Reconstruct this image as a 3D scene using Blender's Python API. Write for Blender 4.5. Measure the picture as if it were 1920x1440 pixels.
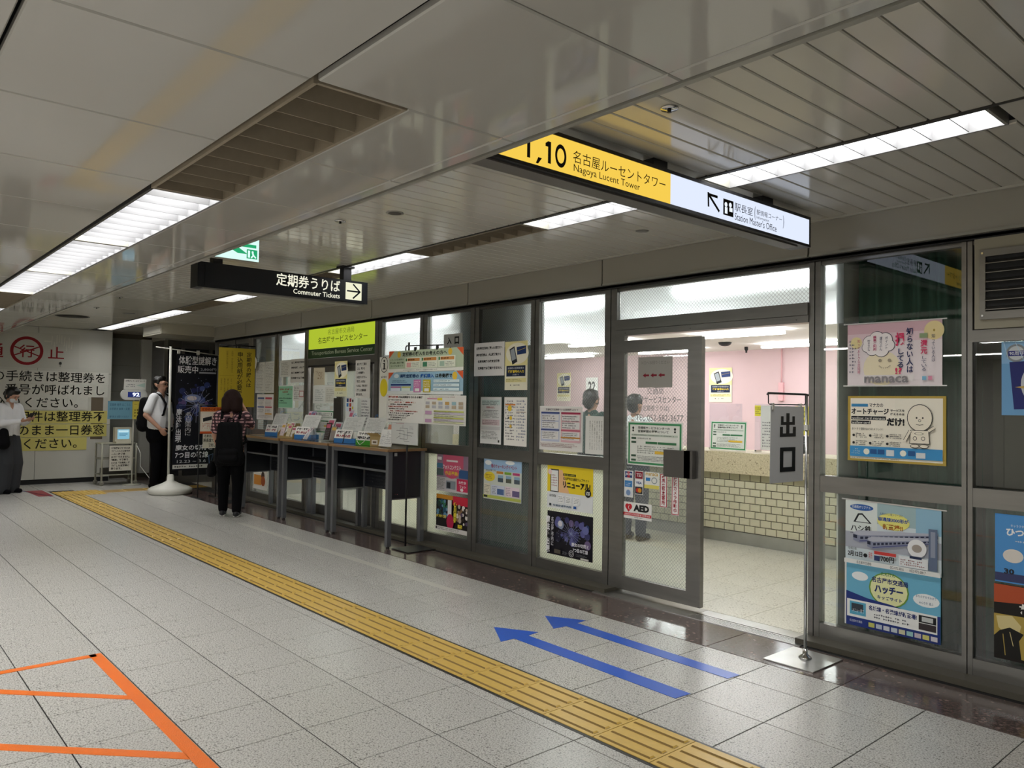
import bpy, math, random
from mathutils import Vector, Matrix
random.seed(7)
for o in list(bpy.data.objects): bpy.data.objects.remove(o)
S = bpy.context.scene
COL = S.collection
H = 1.38                                   # eye height of the camera

# ------------------------------------------------------------------ camera
yaw, pitch, roll = -0.85305, 0.025947, 0.0149985
cy, sy = math.cos(yaw), math.sin(yaw)
f0 = Vector((sy, cy, 0)); r0 = Vector((cy, -sy, 0)); u0 = Vector((0, 0, 1))
fw = f0*math.cos(pitch) + u0*math.sin(pitch); u1 = u0*math.cos(pitch) - f0*math.sin(pitch)
rt = r0*math.cos(roll) + u1*math.sin(roll); up = u1*math.cos(roll) - r0*math.sin(roll)
cam = bpy.data.cameras.new('camera'); co = bpy.data.objects.new('camera', cam); COL.objects.link(co)
cam.sensor_width = 36; cam.lens = 1456.05/1920*36; cam.clip_start = .05; cam.clip_end = 200
M = Matrix((rt, up, -fw)).transposed().to_4x4(); M.translation = (0, 0, H); co.matrix_world = M
S.camera = co
# ------------------------------------------------------------------ world, exposure
W = bpy.data.worlds.new('world'); S.world = W; W.use_nodes = True
W.node_tree.nodes['Background'].inputs[0].default_value = (.8, .8, .8, 1)
W.node_tree.nodes['Background'].inputs[1].default_value = .05
S.view_settings.view_transform = 'Standard'; S.view_settings.look = 'None'
S.view_settings.gamma = 1; S.view_settings.use_curve_mapping = False
S.view_settings.exposure = 0.0
EL = dict(hall=20.0, office=45.0, sign=1.15)  # strengths of the light sources
S.cycles.max_bounces = 8; S.cycles.diffuse_bounces = 4; S.cycles.glossy_bounces = 4
S.cycles.transparent_max_bounces = 24; S.cycles.caustics_reflective = False; S.cycles.caustics_refractive = False
S.cycles.sample_clamp_indirect = 4
def hall_area(name, loc, sx, sy_, e, rot=(0, 0, 0), col=(1, .99, .96)):
    l = bpy.data.lights.new(name, 'AREA'); l.shape = 'RECTANGLE'; l.size = sx; l.size_y = sy_; l.energy = e; l.color = col
    o = bpy.data.objects.new(name, l); COL.objects.link(o); o.location = loc; o.rotation_euler = rot
    return o

# ------------------------------------------------------------------ materials
MATS = {}
def lin(c): return tuple((v/12.92 if v <= .04045 else ((v+.055)/1.055)**2.4) for v in c)
def hexc(h): return lin(tuple(int(h[i:i+2], 16)/255 for i in (0, 2, 4)))
def base(name):
    m = bpy.data.materials.new(name); m.use_nodes = True
    nt = m.node_tree; b = nt.nodes['Principled BSDF']
    return m, nt, b
def plain(name, col, rough=.5, metal=0, spec=.5, noise=0, nscale=20, bump=0, bscale=40, coat=0, emis=0, stretch=None):
    if name in MATS: return MATS[name]
    m, nt, b = base(name); N = nt.nodes; L = nt.links
    col = hexc(col) if isinstance(col, str) else col
    b.inputs['Base Color'].default_value = (*col, 1); b.inputs['Roughness'].default_value = rough
    b.inputs['Metallic'].default_value = metal; b.inputs['Specular IOR Level'].default_value = spec
    b.inputs['Coat Weight'].default_value = coat; b.inputs['Coat Roughness'].default_value = .05
    if emis:
        b.inputs['Emission Color'].default_value = (*col, 1); b.inputs['Emission Strength'].default_value = emis
    if noise or bump:
        tc = N.new('ShaderNodeTexCoord'); mp = N.new('ShaderNodeMapping'); L.new(tc.outputs['Object'], mp.inputs[0])
        if stretch: mp.inputs['Scale'].default_value = stretch
    if noise:
        n = N.new('ShaderNodeTexNoise'); n.inputs['Scale'].default_value = nscale; n.inputs['Detail'].default_value = 4
        L.new(mp.outputs[0], n.inputs[0])
        r = N.new('ShaderNodeMapRange'); r.inputs[3].default_value = 1-noise; r.inputs[4].default_value = 1+noise
        L.new(n.outputs[0], r.inputs[0])
        mx = N.new('ShaderNodeVectorMath'); mx.operation = 'SCALE'; mx.inputs[0].default_value = col
        L.new(r.outputs[0], mx.inputs['Scale']); L.new(mx.outputs[0], b.inputs['Base Color'])
    if bump:
        n = N.new('ShaderNodeTexNoise'); n.inputs['Scale'].default_value = bscale; n.inputs['Detail'].default_value = 2
        L.new(mp.outputs[0], n.inputs[0])
        bp = N.new('ShaderNodeBump'); bp.inputs['Strength'].default_value = bump; bp.inputs['Distance'].default_value = .02
        L.new(n.outputs[0], bp.inputs['Height']); L.new(bp.outputs[0], b.inputs['Normal'])
    MATS[name] = m; return m
def ink(h):
    return plain('ink_'+h, h, .45, spec=.3)
def emit(name, col, s):
    if name in MATS: return MATS[name]
    m = bpy.data.materials.new(name); m.use_nodes = True; nt = m.node_tree; nt.nodes.clear()
    e = nt.nodes.new('ShaderNodeEmission'); o = nt.nodes.new('ShaderNodeOutputMaterial')
    e.inputs[0].default_value = (*(hexc(col) if isinstance(col, str) else col), 1); e.inputs[1].default_value = s
    nt.links.new(e.outputs[0], o.inputs[0]); MATS[name] = m; return m
def glow(h, s=None): return emit('glow_'+h, h, EL['sign'] if s is None else s)
def terrazzo(name, c0, c1, c2, rough, scale=95):
    m, nt, b = base(name); N = nt.nodes; L = nt.links
    tc = N.new('ShaderNodeTexCoord')
    n1 = N.new('ShaderNodeTexNoise'); n1.inputs['Scale'].default_value = scale; n1.inputs['Detail'].default_value = 3; n1.inputs['Roughness'].default_value = .7
    n2 = N.new('ShaderNodeTexVoronoi'); n2.inputs['Scale'].default_value = scale*1.1
    n3 = N.new('ShaderNodeTexNoise'); n3.inputs['Scale'].default_value = 1.3
    for n in (n1, n2, n3): L.new(tc.outputs['Object'], n.inputs['Vector'])
    cr = N.new('ShaderNodeValToRGB'); e = cr.color_ramp.elements
    e[0].position = .36; e[0].color = (*hexc(c0), 1); e[1].position = .56; e[1].color = (*hexc(c1), 1)
    L.new(n1.outputs[0], cr.inputs[0])
    r2 = N.new('ShaderNodeMath'); r2.operation = 'GREATER_THAN'; r2.inputs[1].default_value = .86
    L.new(n2.outputs['Color'], r2.inputs[0])
    mx = N.new('ShaderNodeMix'); mx.data_type = 'RGBA'; L.new(r2.outputs[0], mx.inputs['Factor'])
    L.new(cr.outputs[0], mx.inputs['A']); mx.inputs['B'].default_value = (*hexc(c2), 1)
    mr = N.new('ShaderNodeMapRange'); mr.inputs[3].default_value = .9; mr.inputs[4].default_value = 1.08; L.new(n3.outputs[0], mr.inputs[0])
    sc = N.new('ShaderNodeVectorMath'); sc.operation = 'SCALE'; L.new(mx.outputs['Result'], sc.inputs[0]); L.new(mr.outputs[0], sc.inputs['Scale'])
    L.new(sc.outputs[0], b.inputs['Base Color'])
    rr = N.new('ShaderNodeMapRange'); rr.inputs[3].default_value = rough-.08; rr.inputs[4].default_value = rough+.12; L.new(n1.outputs[0], rr.inputs[0])
    L.new(rr.outputs[0], b.inputs['Roughness'])
    MATS[name] = m; return m
def glass(name, tint=(.93, .96, .94), wire=True, refl=1.0, period=.026):
    m = bpy.data.materials.new(name); m.use_nodes = True; nt = m.node_tree; N = nt.nodes; L = nt.links; N.clear()
    out = N.new('ShaderNodeOutputMaterial'); tr = N.new('ShaderNodeBsdfTransparent'); tr.inputs[0].default_value = (*tint, 1)
    gl = N.new('ShaderNodeBsdfGlossy'); gl.inputs['Roughness'].default_value = .01
    fr = N.new('ShaderNodeFresnel'); fr.inputs[0].default_value = 1.5
    ml = N.new('ShaderNodeMath'); ml.operation = 'MULTIPLY'; ml.inputs[1].default_value = 2.4*refl; L.new(fr.outputs[0], ml.inputs[0])
    ge = N.new('ShaderNodeNewGeometry'); iv = N.new('ShaderNodeMath'); iv.operation = 'SUBTRACT'; iv.inputs[0].default_value = 1.0; L.new(ge.outputs['Backfacing'], iv.inputs[1]); m3 = N.new('ShaderNodeMath'); m3.operation = 'MULTIPLY'; L.new(ml.outputs[0], m3.inputs[0]); L.new(iv.outputs[0], m3.inputs[1]); ml = m3
    mx = N.new('ShaderNodeMixShader'); L.new(ml.outputs[0], mx.inputs[0]); L.new(tr.outputs[0], mx.inputs[1]); L.new(gl.outputs[0], mx.inputs[2])
    last = mx
    if wire:
        hz = N.new('ShaderNodeBsdfTranslucent'); hz.inputs[0].default_value = (.95, .96, .97, 1); mh = N.new('ShaderNodeMixShader')
        hk = N.new('ShaderNodeMath'); hk.operation = 'MULTIPLY'; hk.inputs[1].default_value = .05; L.new(iv.outputs[0], hk.inputs[0]); L.new(hk.outputs[0], mh.inputs[0]); L.new(mx.outputs[0], mh.inputs[1]); L.new(hz.outputs[0], mh.inputs[2]); mx = mh; last = mh
        tc = N.new('ShaderNodeTexCoord'); sp = N.new('ShaderNodeSeparateXYZ'); L.new(tc.outputs['Object'], sp.inputs[0])
        ds = []
        for sg in (1, -1):
            a = N.new('ShaderNodeMath'); a.operation = 'MULTIPLY'; a.inputs[1].default_value = sg; L.new(sp.outputs['Z'], a.inputs[0])
            s = N.new('ShaderNodeMath'); s.operation = 'ADD'; L.new(sp.outputs['X'], s.inputs[0]); L.new(a.outputs[0], s.inputs[1])
            d = N.new('ShaderNodeMath'); d.operation = 'DIVIDE'; d.inputs[1].default_value = period; L.new(s.outputs[0], d.inputs[0])
            w = N.new('ShaderNodeMath'); w.operation = 'PINGPONG'; w.inputs[1].default_value = .5; L.new(d.outputs[0], w.inputs[0])
            ds.append(w)
        mn = N.new('ShaderNodeMath'); mn.operation = 'MINIMUM'; L.new(ds[0].outputs[0], mn.inputs[0]); L.new(ds[1].outputs[0], mn.inputs[1])
        lt = N.new('ShaderNodeMath'); lt.operation = 'LESS_THAN'; lt.inputs[1].default_value = .045; L.new(mn.outputs[0], lt.inputs[0])
        l2 = N.new('ShaderNodeMath'); l2.operation = 'MULTIPLY'; L.new(lt.outputs[0], l2.inputs[0]); L.new(iv.outputs[0], l2.inputs[1]); lt = l2
        wm = N.new('ShaderNodeBsdfDiffuse'); wm.inputs[0].default_value = (.25, .26, .27, 1)
        m2 = N.new('ShaderNodeMixShader'); L.new(lt.outputs[0], m2.inputs[0]); L.new(mx.outputs[0], m2.inputs[1]); L.new(wm.outputs[0], m2.inputs[2])
        last = m2
    L.new(last.outputs[0], out.inputs[0]); MATS[name] = m; return m
def film(name, col):
    m = bpy.data.materials.new(name); m.use_nodes = True; nt = m.node_tree; N = nt.nodes; L = nt.links; N.clear()
    out = N.new('ShaderNodeOutputMaterial'); a = N.new('ShaderNodeBsdfTranslucent'); a.inputs[0].default_value = (*hexc(col), 1)
    b = N.new('ShaderNodeBsdfDiffuse'); b.inputs[0].default_value = (*hexc(col), 1)
    mx = N.new('ShaderNodeMixShader'); mx.inputs[0].default_value = .06; L.new(a.outputs[0], mx.inputs[1]); L.new(b.outputs[0], mx.inputs[2])
    L.new(mx.outputs[0], out.inputs[0]); MATS[name] = m; return m

STEEL = plain('brushed_steel', (.21, .203, .19), .30, .85, noise=.22, nscale=3, stretch=(1, 1, 7))
STEELB = plain('bright_steel', (.55, .55, .54), .28, 1, noise=.15, nscale=9)
DARKST = plain('dark_bronze_steel', (.055, .052, .048), .4, .6)
BLACK = plain('black_gap', (.008, .008, .008), .7)
BLKM = plain('black_metal', (.02, .02, .022), .4, .3)
TILE = terrazzo('terrazzo_tile', '96938d', 'c0beb9', '6d6a65', .26, 140)
TILED = terrazzo('dark_granite_tile', '3a2f2e', '5c4e4a', '7c6a64', .13, 60)
TILEO = terrazzo('office_floor_tile', 'b5b09f', 'd6d2c4', 'a19a88', .35, 80)
GROUT = plain('tile_grout', (.014, .013, .012), .9)
YEL = plain('tactile_yellow', '#cfac55'[1:], .33, noise=.12, nscale=30)
PANEL = plain('ceiling_enamel', '#b0aea7'[1:], .05, spec=.5, bump=.05, bscale=1.1, noise=.04, nscale=1.5)
SLAT = plain('ceiling_slat_enamel', '#c8c5bb'[1:], .13, spec=.5, bump=.06, bscale=3, noise=.04, nscale=2)
BULK = plain('bulkhead_enamel', '#98948a'[1:], .16, spec=.5, bump=.05, bscale=1.5, noise=.05, nscale=2)
TRIM = plain('aluminium_trim', '#97958c'[1:], .4, .3)
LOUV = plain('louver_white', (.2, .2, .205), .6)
LOUVB = plain('louver_beige', '#8d8270'[1:], .6, noise=.12, nscale=40)
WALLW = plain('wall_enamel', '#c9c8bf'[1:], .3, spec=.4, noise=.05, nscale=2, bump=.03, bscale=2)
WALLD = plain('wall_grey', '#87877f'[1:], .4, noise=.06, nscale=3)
OWHITE = plain('office_white', '#eeede8'[1:], .7)
PINK = plain('office_pink', '#d2b7b9'[1:], .8, noise=.04, nscale=3)
BRICK = plain('cream_brick_tile', '#cfc9ad'[1:], .35, noise=.10, nscale=14)
MORTAR = plain('dark_mortar', '#5f584b'[1:], .9)
STONE = terrazzo('counter_stone', 'b8a988', 'd8cba9', '998a6c', .4, 70)
CURT = plain('curtain_green', '#3b6153'[1:], .9, noise=.15, nscale=8)
NAVY = plain('desk_navy', '#14171f'[1:], .45)
LEG = plain('desk_leg_grey', '#73757a'[1:], .35, .55)
WOOD = plain('desk_wood', '#8d6c48'[1:], .3, noise=.2, nscale=6, stretch=(1, 8, 8), coat=.5)
GW = glass('wired_glass'); GC = glass('clear_glass', wire=False)
def frost(name):
    m = bpy.data.materials.new(name); m.use_nodes = True; nt = m.node_tree; N = nt.nodes; L = nt.links; N.clear()
    out = N.new('ShaderNodeOutputMaterial'); a = N.new('ShaderNodeBsdfTranslucent'); a.inputs[0].default_value = (.93, .96, 1, 1)
    b = N.new('ShaderNodeBsdfRefraction'); b.inputs['Roughness'].default_value = .45; b.inputs['IOR'].default_value = 1.25; b.inputs[0].default_value = (.95, .97, 1, 1)
    mx = N.new('ShaderNodeMixShader'); mx.inputs[0].default_value = .35; L.new(a.outputs[0], mx.inputs[1]); L.new(b.outputs[0], mx.inputs[2])
    L.new(mx.outputs[0], out.inputs[0]); MATS[name] = m; return m
FROST = frost('frosted_film')
FILM = film('white_window_film', 'f8f7ec')
ACRYL = glass('acrylic', (.93, .95, .97), False)
SKINM = plain('skin', '#c0937c'[1:], .55)
HAIR = plain('hair_black', '#15120f'[1:], .45); HAIRB = plain('hair_brown', '#21110e'[1:], .7, spec=.2)
L_HALL = emit('fluorescent_hall', (1, .995, .98), EL['hall'])
L_OFF = emit('fluorescent_office', (.97, .99, 1), EL['office'])

# ------------------------------------------------------------------ mesh helpers
class MB:
    def __init__(s): s.v = []; s.f = []; s.mi = []; s.ms = []; s.sm = []
    def mid(s, m):
        if m not in s.ms: s.ms.append(m)
        return s.ms.index(m)
    def add(s, vs, fs, m, smooth=False):
        b = len(s.v); s.v += [tuple(p) for p in vs]; i = s.mid(m)
        for f in fs: s.f.append([b+k for k in f]); s.mi.append(i); s.sm.append(smooth)
        return s
    def box(s, x0, x1, y0, y1, z0, z1, m):
        vs = [(x, y, z) for x in (x0, x1) for y in (y0, y1) for z in (z0, z1)]
        return s.add(vs, [(0, 1, 3, 2), (4, 6, 7, 5), (0, 4, 5, 1), (2, 3, 7, 6), (0, 2, 6, 4), (1, 5, 7, 3)], m)
    def obox(s, o, a, b, c, m):               # oriented box: corner o, edge vectors a b c
        o, a, b, c = map(Vector, (o, a, b, c))
        vs = [o+a*i+b*j+c*k for i in (0, 1) for j in (0, 1) for k in (0, 1)]
        return s.add(vs, [(0, 1, 3, 2), (4, 6, 7, 5), (0, 4, 5, 1), (2, 3, 7, 6), (0, 2, 6, 4), (1, 5, 7, 3)], m)
    def quad(s, a, b, c, d, m): return s.add([a, b, c, d], [(0, 1, 2, 3)], m)
    def tube(s, pts, r, m, n=8, r2=None, cap=True):
        pts = [Vector(p) for p in pts]; vs = []; fs = []; prev = None
        for i, p in enumerate(pts):
            t = (pts[min(i+1, len(pts)-1)] - pts[max(i-1, 0)]).normalized()
            a = t.orthogonal().normalized() if prev is None else (prev - t*prev.dot(t)).normalized()
            prev = a; b = t.cross(a)
            rr = r if r2 is None else r + (r2-r)*i/(len(pts)-1)
            vs += [p + (a*math.cos(2*math.pi*k/n) + b*math.sin(2*math.pi*k/n))*rr for k in range(n)]
        for i in range(len(pts)-1):
            for k in range(n): fs.append((i*n+k, i*n+(k+1) % n, (i+1)*n+(k+1) % n, (i+1)*n+k))
        if cap: fs += [tuple(range(n))[::-1], tuple(range((len(pts)-1)*n, len(pts)*n))]
        return s.add(vs, fs, m, True)
    def lathe(s, c, prof, m, n=20, ax='z', sx=1, sy=1):
        vs = []; fs = []
        for (r, z) in prof:
            for k in range(n):
                a = 2*math.pi*k/n; x, y = r*math.cos(a)*sx, r*math.sin(a)*sy
                vs.append((c[0]+x, c[1]+y, c[2]+z) if ax == 'z' else (c[0]+z, c[1]+x, c[2]+y))
        for i in range(len(prof)-1):
            for k in range(n): fs.append((i*n+k, i*n+(k+1) % n, (i+1)*n+(k+1) % n, (i+1)*n+k))
        fs += [tuple(range(n))[::-1], tuple(range((len(prof)-1)*n, len(prof)*n))]
        return s.add(vs, fs, m, True)
    def mesh(s, name):
        me = bpy.data.meshes.new(name); me.from_pydata(s.v, [], s.f)
        for m in s.ms: me.materials.append(m)
        me.polygons.foreach_set('material_index', s.mi); me.polygons.foreach_set('use_smooth', s.sm); me.update()
        return me
    def build(s, name, parent=None, **k):
        return link(name, s.mesh(name), parent, **k)
def link(name, me, parent=None, label=None, cat=None, group=None, kind=None, loc=None):
    o = bpy.data.objects.new(name, me); COL.objects.link(o)
    if loc: o.location = loc
    if parent is not None:
        o.parent = parent
        if loc is None:
            o.matrix_parent_inverse = Matrix.Translation(parent.location).inverted() if not parent.get('_rot') else parent['_inv']
    if label: o['label'] = label
    if cat: o['category'] = cat
    if group: o['group'] = group
    if kind: o['kind'] = kind
    return o
def thing(name, label, cat, loc, group=None): return link(name, None, None, label, cat, group, None, loc)
def struct(name, loc=(0, 0, 0)): return link(name, None, None, kind='structure', loc=loc)
def copy_thing(o, delta, label, parent=None):
    c = o.copy(); COL.objects.link(c)
    if parent is None: c.location = Vector(o.location)+Vector(delta); c['label'] = label
    else: c.parent = parent; c.matrix_parent_inverse = o.matrix_parent_inverse.copy()
    for ch in list(o.children): copy_thing(ch, None, None, c)
    if parent is not None:
        pass
    return c

# ---- lettering: text curves turned into flat polygons
TC = {}
def textmesh(s, bold=0.0, vertical=False):
    k = (s, bold, vertical)
    if k not in TC:
        c = bpy.data.curves.new('t', 'FONT'); c.body = '\n'.join(s) if vertical else s
        c.resolution_u = 2; c.offset = bold
        if vertical: c.align_x = 'CENTER'; c.space_line = .98
        o = bpy.data.objects.new('t', c); m = bpy.data.meshes.new_from_object(o)
        vs = [tuple(v.co) for v in m.vertices]; fs = [tuple(p.vertices) for p in m.polygons]
        bpy.data.objects.remove(o); bpy.data.curves.remove(c); bpy.data.meshes.remove(m)
        if vs:
            x0 = min(v[0] for v in vs); x1 = max(v[0] for v in vs); y0 = min(v[1] for v in vs); y1 = max(v[1] for v in vs)
        else: x0 = y0 = 0; x1 = y1 = 1
        TC[k] = ([((v[0]-x0)/max(x1-x0, 1e-6), (v[1]-y0)/max(y1-y0, 1e-6)) for v in vs], fs, (x1-x0)/max(y1-y0, 1e-6))
    return TC[k]
class Sheet:
    """a thin printed sheet; print is laid in a 0..1 frame, x to the right and y downwards"""
    def __init__(s, o, u, v, w, h, col='f2f1ea', thick=.0015, mb=None, back=True, gl=None):
        s.o, s.u, s.v = Vector(o), Vector(u).normalized(), Vector(v).normalized(); s.n = s.u.cross(s.v)
        s.w, s.h = w, h; s.mb = mb or MB(); s.k = 0; s.g = gl
        if back: s.mb.obox(s.o-s.n*thick, s.u*w, s.v*h, s.n*thick, s.m(col))
    def m(s, c):
        if not isinstance(c, str): return c
        return glow(c, s.g) if s.g is not None else ink(c)
    def P(s, x, y): return s.o + s.u*(x*s.w) + s.v*((1-y)*s.h) + s.n*(.00025*s.k)
    def rect(s, x0, y0, x1, y1, c):
        s.k += 1; s.mb.add([s.P(x0, y1), s.P(x1, y1), s.P(x1, y0), s.P(x0, y0)], [(0, 1, 2, 3)], s.m(c)); return s
    def poly(s, pts, c):
        s.k += 1; s.mb.add([s.P(*p) for p in pts], [tuple(range(len(pts)))], s.m(c)); return s
    def disc(s, cx, cy, rx, ry=None, c='000000', n=20, a0=0, a1=360):
        ry = rx*s.w/s.h if ry is None else ry
        return s.poly([(cx+rx*math.cos(math.radians(a0+(a1-a0)*i/n)), cy+ry*math.sin(math.radians(a0+(a1-a0)*i/n))) for i in range(n)], c)
    def ring(s, cx, cy, rx, ry, t, c, n=40):
        s.k += 1; vs = []; fs = []
        for i in range(n):
            a = 2*math.pi*i/n
            vs += [s.P(cx+rx*math.cos(a), cy+ry*math.sin(a)), s.P(cx+rx*(1-t)*math.cos(a), cy+ry*(1-t)*math.sin(a))]
        for i in range(n): j = (i+1) % n; fs.append((2*i, 2*i+1, 2*j+1, 2*j))
        s.mb.add(vs, fs, s.m(c)); return s
    def line(s, x0, y0, x1, y1, t, c):
        a = Vector(((x1-x0)*s.w, (y1-y0)*s.h)); L = a.length or 1; nx, ny = -a.y/L*t/2/s.w, a.x/L*t/2/s.h
        return s.poly([(x0+nx, y0+ny), (x1+nx, y1+ny), (x1-nx, y1-ny), (x0-nx, y0-ny)], c)
    def text(s, t, x0, y0, x1, y1, c='1a1a1a', bold=0.0, vertical=False, fit=False, align='l'):
        vs, fs, ar = textmesh(t, bold, vertical); s.k += 1
        if fit:                                # keep the letters' proportions inside the box
            bw = (x1-x0)*s.w; bh = (y1-y0)*s.h
            if ar*bh < bw:
                nw = ar*bh/s.w
                if align == 'c': x0 = (x0+x1)/2-nw/2
                elif align == 'r': x0 = x1-nw
                x1 = x0+nw
            else:
                nh = bw/ar/s.h; ym = (y0+y1)/2; y0, y1 = ym-nh/2, ym+nh/2
        s.mb.add([s.P(x0+(x1-x0)*a, y1+(y0-y1)*b) for a, b in vs], fs, s.m(c)); return s
    def em(s, t, x, y, ew, eh, c, bold=0.0):
        """lettering in true em squares: x, y is the lower left of the first em"""
        k = ('em', t, bold)
        if k not in TC:
            cu = bpy.data.curves.new('t', 'FONT'); cu.body = t; cu.resolution_u = 2; cu.offset = bold
            o = bpy.data.objects.new('t', cu); m = bpy.data.meshes.new_from_object(o)
            TC[k] = ([tuple(v.co) for v in m.vertices], [tuple(p.vertices) for p in m.polygons]); bpy.data.objects.remove(o)
        vs, fs = TC[k]; s.k += 1
        s.mb.add([s.P(x+ew*v[0], y-eh*v[1]) for v in vs], fs, s.m(c)); return s
    def body(s, x0, y0, x1, y1, n, c='333333', fill=.5, rag=.3, cell=None):
        """rows of lettering too small to read"""
        s.k += 1; rh = (y1-y0)/n; cell = cell or rh*s.h/s.w*.8; vs = []; fs = []
        for i in range(n):
            xe = x1 - random.random()*rag*(x1-x0); x = x0; yy = y0+rh*i
            while x < xe:
                w = cell*random.uniform(.55, .95)
                if random.random() > .12:
                    ya = yy+rh*(1-fill)/2*random.uniform(.6, 1.4); yb = yy+rh*(1-(1-fill)/2*random.uniform(.6, 1.4))
                    b = len(vs); xm = x+w*.45
                    vs += [s.P(x, yb), s.P(min(xm, x1), yb), s.P(min(xm, x1), ya), s.P(x, ya)]; fs.append((b, b+1, b+2, b+3))
                    b = len(vs); ym = (ya+yb)/2
                    vs += [s.P(x, ym+rh*.08), s.P(min(x+w, x1), ym+rh*.08), s.P(min(x+w, x1), ym-rh*.08), s.P(x, ym-rh*.08)]; fs.append((b, b+1, b+2, b+3))
                x += cell
        if vs: s.mb.add(vs, fs, s.m(c))
        return s
    def build(s, name='poster', parent=None, **k): return s.mb.build(name, parent, **k)
GY = 4.438                                    # outer face of the glazing
def fsheet(x0, x1, z0, z1, col='f2f1ea', y=GY, **k): return Sheet((x0, y, z0), (1, 0, 0), (0, 0, 1), x1-x0, z1-z0, col, **k)
def wsheet(x, y0, y1, z0, z1, col='f2f1ea', **k): return Sheet((x, y0, z0), (0, 1, 0), (0, 0, 1), y1-y0, z1-z0, col, **k)

# =================================================================== FLOOR
fl = struct('floor')
MB().box(-20, 6, -6, 4.5, -.12, -.0028, GROUT).build('sub_floor', fl)
xs = [-1.455+.4*k for k in range(-46, 19)]
ys = [-6+.1] ; ys = [.736-.4*k for k in range(16, 0, -1)]+[.736, 1.136, 1.536, 1.936, 2.336]
rows = [(ys[i], ys[i+1]) for i in range(len(ys)-1)] + [(2.336, 2.402), (2.728, 3.115), (3.115, 3.512), (3.512, 3.832)]
def seen(x, y):
    v = Vector((x, y, -H)); z = v.dot(fw)
    if z < .3: return False
    a = 960+1456*v.dot(rt)/z; b = 720-1456*v.dot(up)/z
    return -60 < a < 1980 and b < 1500
cells = []
for (a, b) in rows:
    for i in range(len(xs)-1):
        cells.append((xs[i]+.0025, xs[i+1]-.0025, a+.0028, b-.0028))
for i in range(len(xs)-1):
    if xs[i+1] < -12.85: cells.append((xs[i]+.0025, xs[i+1]-.0025, 2.402, 2.728))
cells = [c for c in cells if c[0] > -14.3 or True]
vis = [c for c in cells if seen((c[0]+c[1])/2, (c[2]+c[3])/2) and c[0] > -14.6]
vis.sort(key=lambda c: (c[0]+c[1])**2/4+(c[2]+c[3])**2/4)
near = vis[:240]; nset = set(near)
def tile_mesh(w, d, m, t=.012, e=.0012):
    v = [(-w/2, -d/2, -t), (w/2, -d/2, -t), (w/2, d/2, -t), (-w/2, d/2, -t), (-w/2, -d/2, -e), (w/2, -d/2, -e), (w/2, d/2, -e), (-w/2, d/2, -e),
         (-w/2+e, -d/2+e, 0), (w/2-e, -d/2+e, 0), (w/2-e, d/2-e, 0), (-w/2+e, d/2-e, 0)]
    fs = [(0, 1, 5, 4), (1, 2, 6, 5), (2, 3, 7, 6), (3, 0, 4, 7), (4, 5, 9, 8), (5, 6, 10, 9), (6, 7, 11, 10), (7, 4, 8, 11), (8, 9, 10, 11)]
    b = MB(); b.add(v, fs, m); return b.mesh('tile')
tm = {}
def put_tile(c, par, m, name='tile'):
    k = (round(c[1]-c[0], 3), round(c[3]-c[2], 3), m.name)
    if k not in tm: tm[k] = tile_mesh(k[0], k[1], m)
    return link(name, tm[k], par, loc=((c[0]+c[1])/2, (c[2]+c[3])/2, random.uniform(-.0003, .0002)))
for c in near: put_tile(c, fl, TILE)
b = MB()
for c in cells:
    if c not in nset: b.box(c[0], c[1], c[2], c[3], -.012, 0, TILE)
b.build('far_tiles', fl, kind='stuff')
dk = []
x = -2.655+.8*4
while x > -14: dk.append((x-.8+.002, x-.002, 3.836, 4.262)); x -= .8
for c in dk: put_tile(c, fl, TILED)
# narrow pale cover strip
MB().box(-8.6, -4.42, 3.445, 3.508, -.006, .0008, ink('bdbbb2')).build('cover_strip', fl)

# tactile guide path
tp = struct('trim_1')
MB().box(-12.4, .8, 2.40, 2.732, -.0027, .0005, BLKM).build('edging', tp)
YED = plain('tactile_dark_edge', '7a5f2a', .5)  # darker ochre for one flank and one end strip of each bar
TB = MB()
TB.box(-.148, .148, -.148, .148, -.01, .003, YEL)
for j in range(4):
    yc = -.111+.074*j
    e = .135; w0 = .0155; w1 = .011
    TB.add([(-e, yc-w0, .003), (e, yc-w0, .003), (e, yc+w0, .003), (-e, yc+w0, .003), (-e+.006, yc-w1, .0085), (e-.006, yc-w1, .0085), (e-.006, yc+w1, .0085), (-e+.006, yc+w1, .0085)],
           [(1, 2, 6, 5), (2, 3, 7, 6), (3, 0, 4, 7), (4, 5, 6, 7)], YEL)
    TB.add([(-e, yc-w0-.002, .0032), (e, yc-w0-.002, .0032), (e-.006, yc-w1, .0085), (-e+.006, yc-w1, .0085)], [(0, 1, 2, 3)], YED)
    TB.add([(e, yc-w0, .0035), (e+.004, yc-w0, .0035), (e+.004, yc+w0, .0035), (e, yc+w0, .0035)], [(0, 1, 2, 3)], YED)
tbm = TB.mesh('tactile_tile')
x = -1.926+.3*8+.15
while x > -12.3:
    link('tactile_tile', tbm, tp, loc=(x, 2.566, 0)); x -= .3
DT = MB(); DT.box(-.148, .148, -.148, .148, -.01, .003, YEL)
for i in range(5):
    for j in range(5): DT.lathe((-.12+.06*i, -.12+.06*j, .003), [(.014, 0), (.009, .005)], YEL, 8)
dtm = DT.mesh('tactile_stud_tile')
for i in range(2):
    for j in range(2): link('tactile_stud_tile', dtm, tp, loc=(-12.45-.3*i, 2.566+.3*j, 0))
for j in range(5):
    o = link('tactile_tile', tbm, tp, loc=(-12.6, 3.16+.3*j, 0)); o.rotation_euler[2] = math.pi/2

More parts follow.
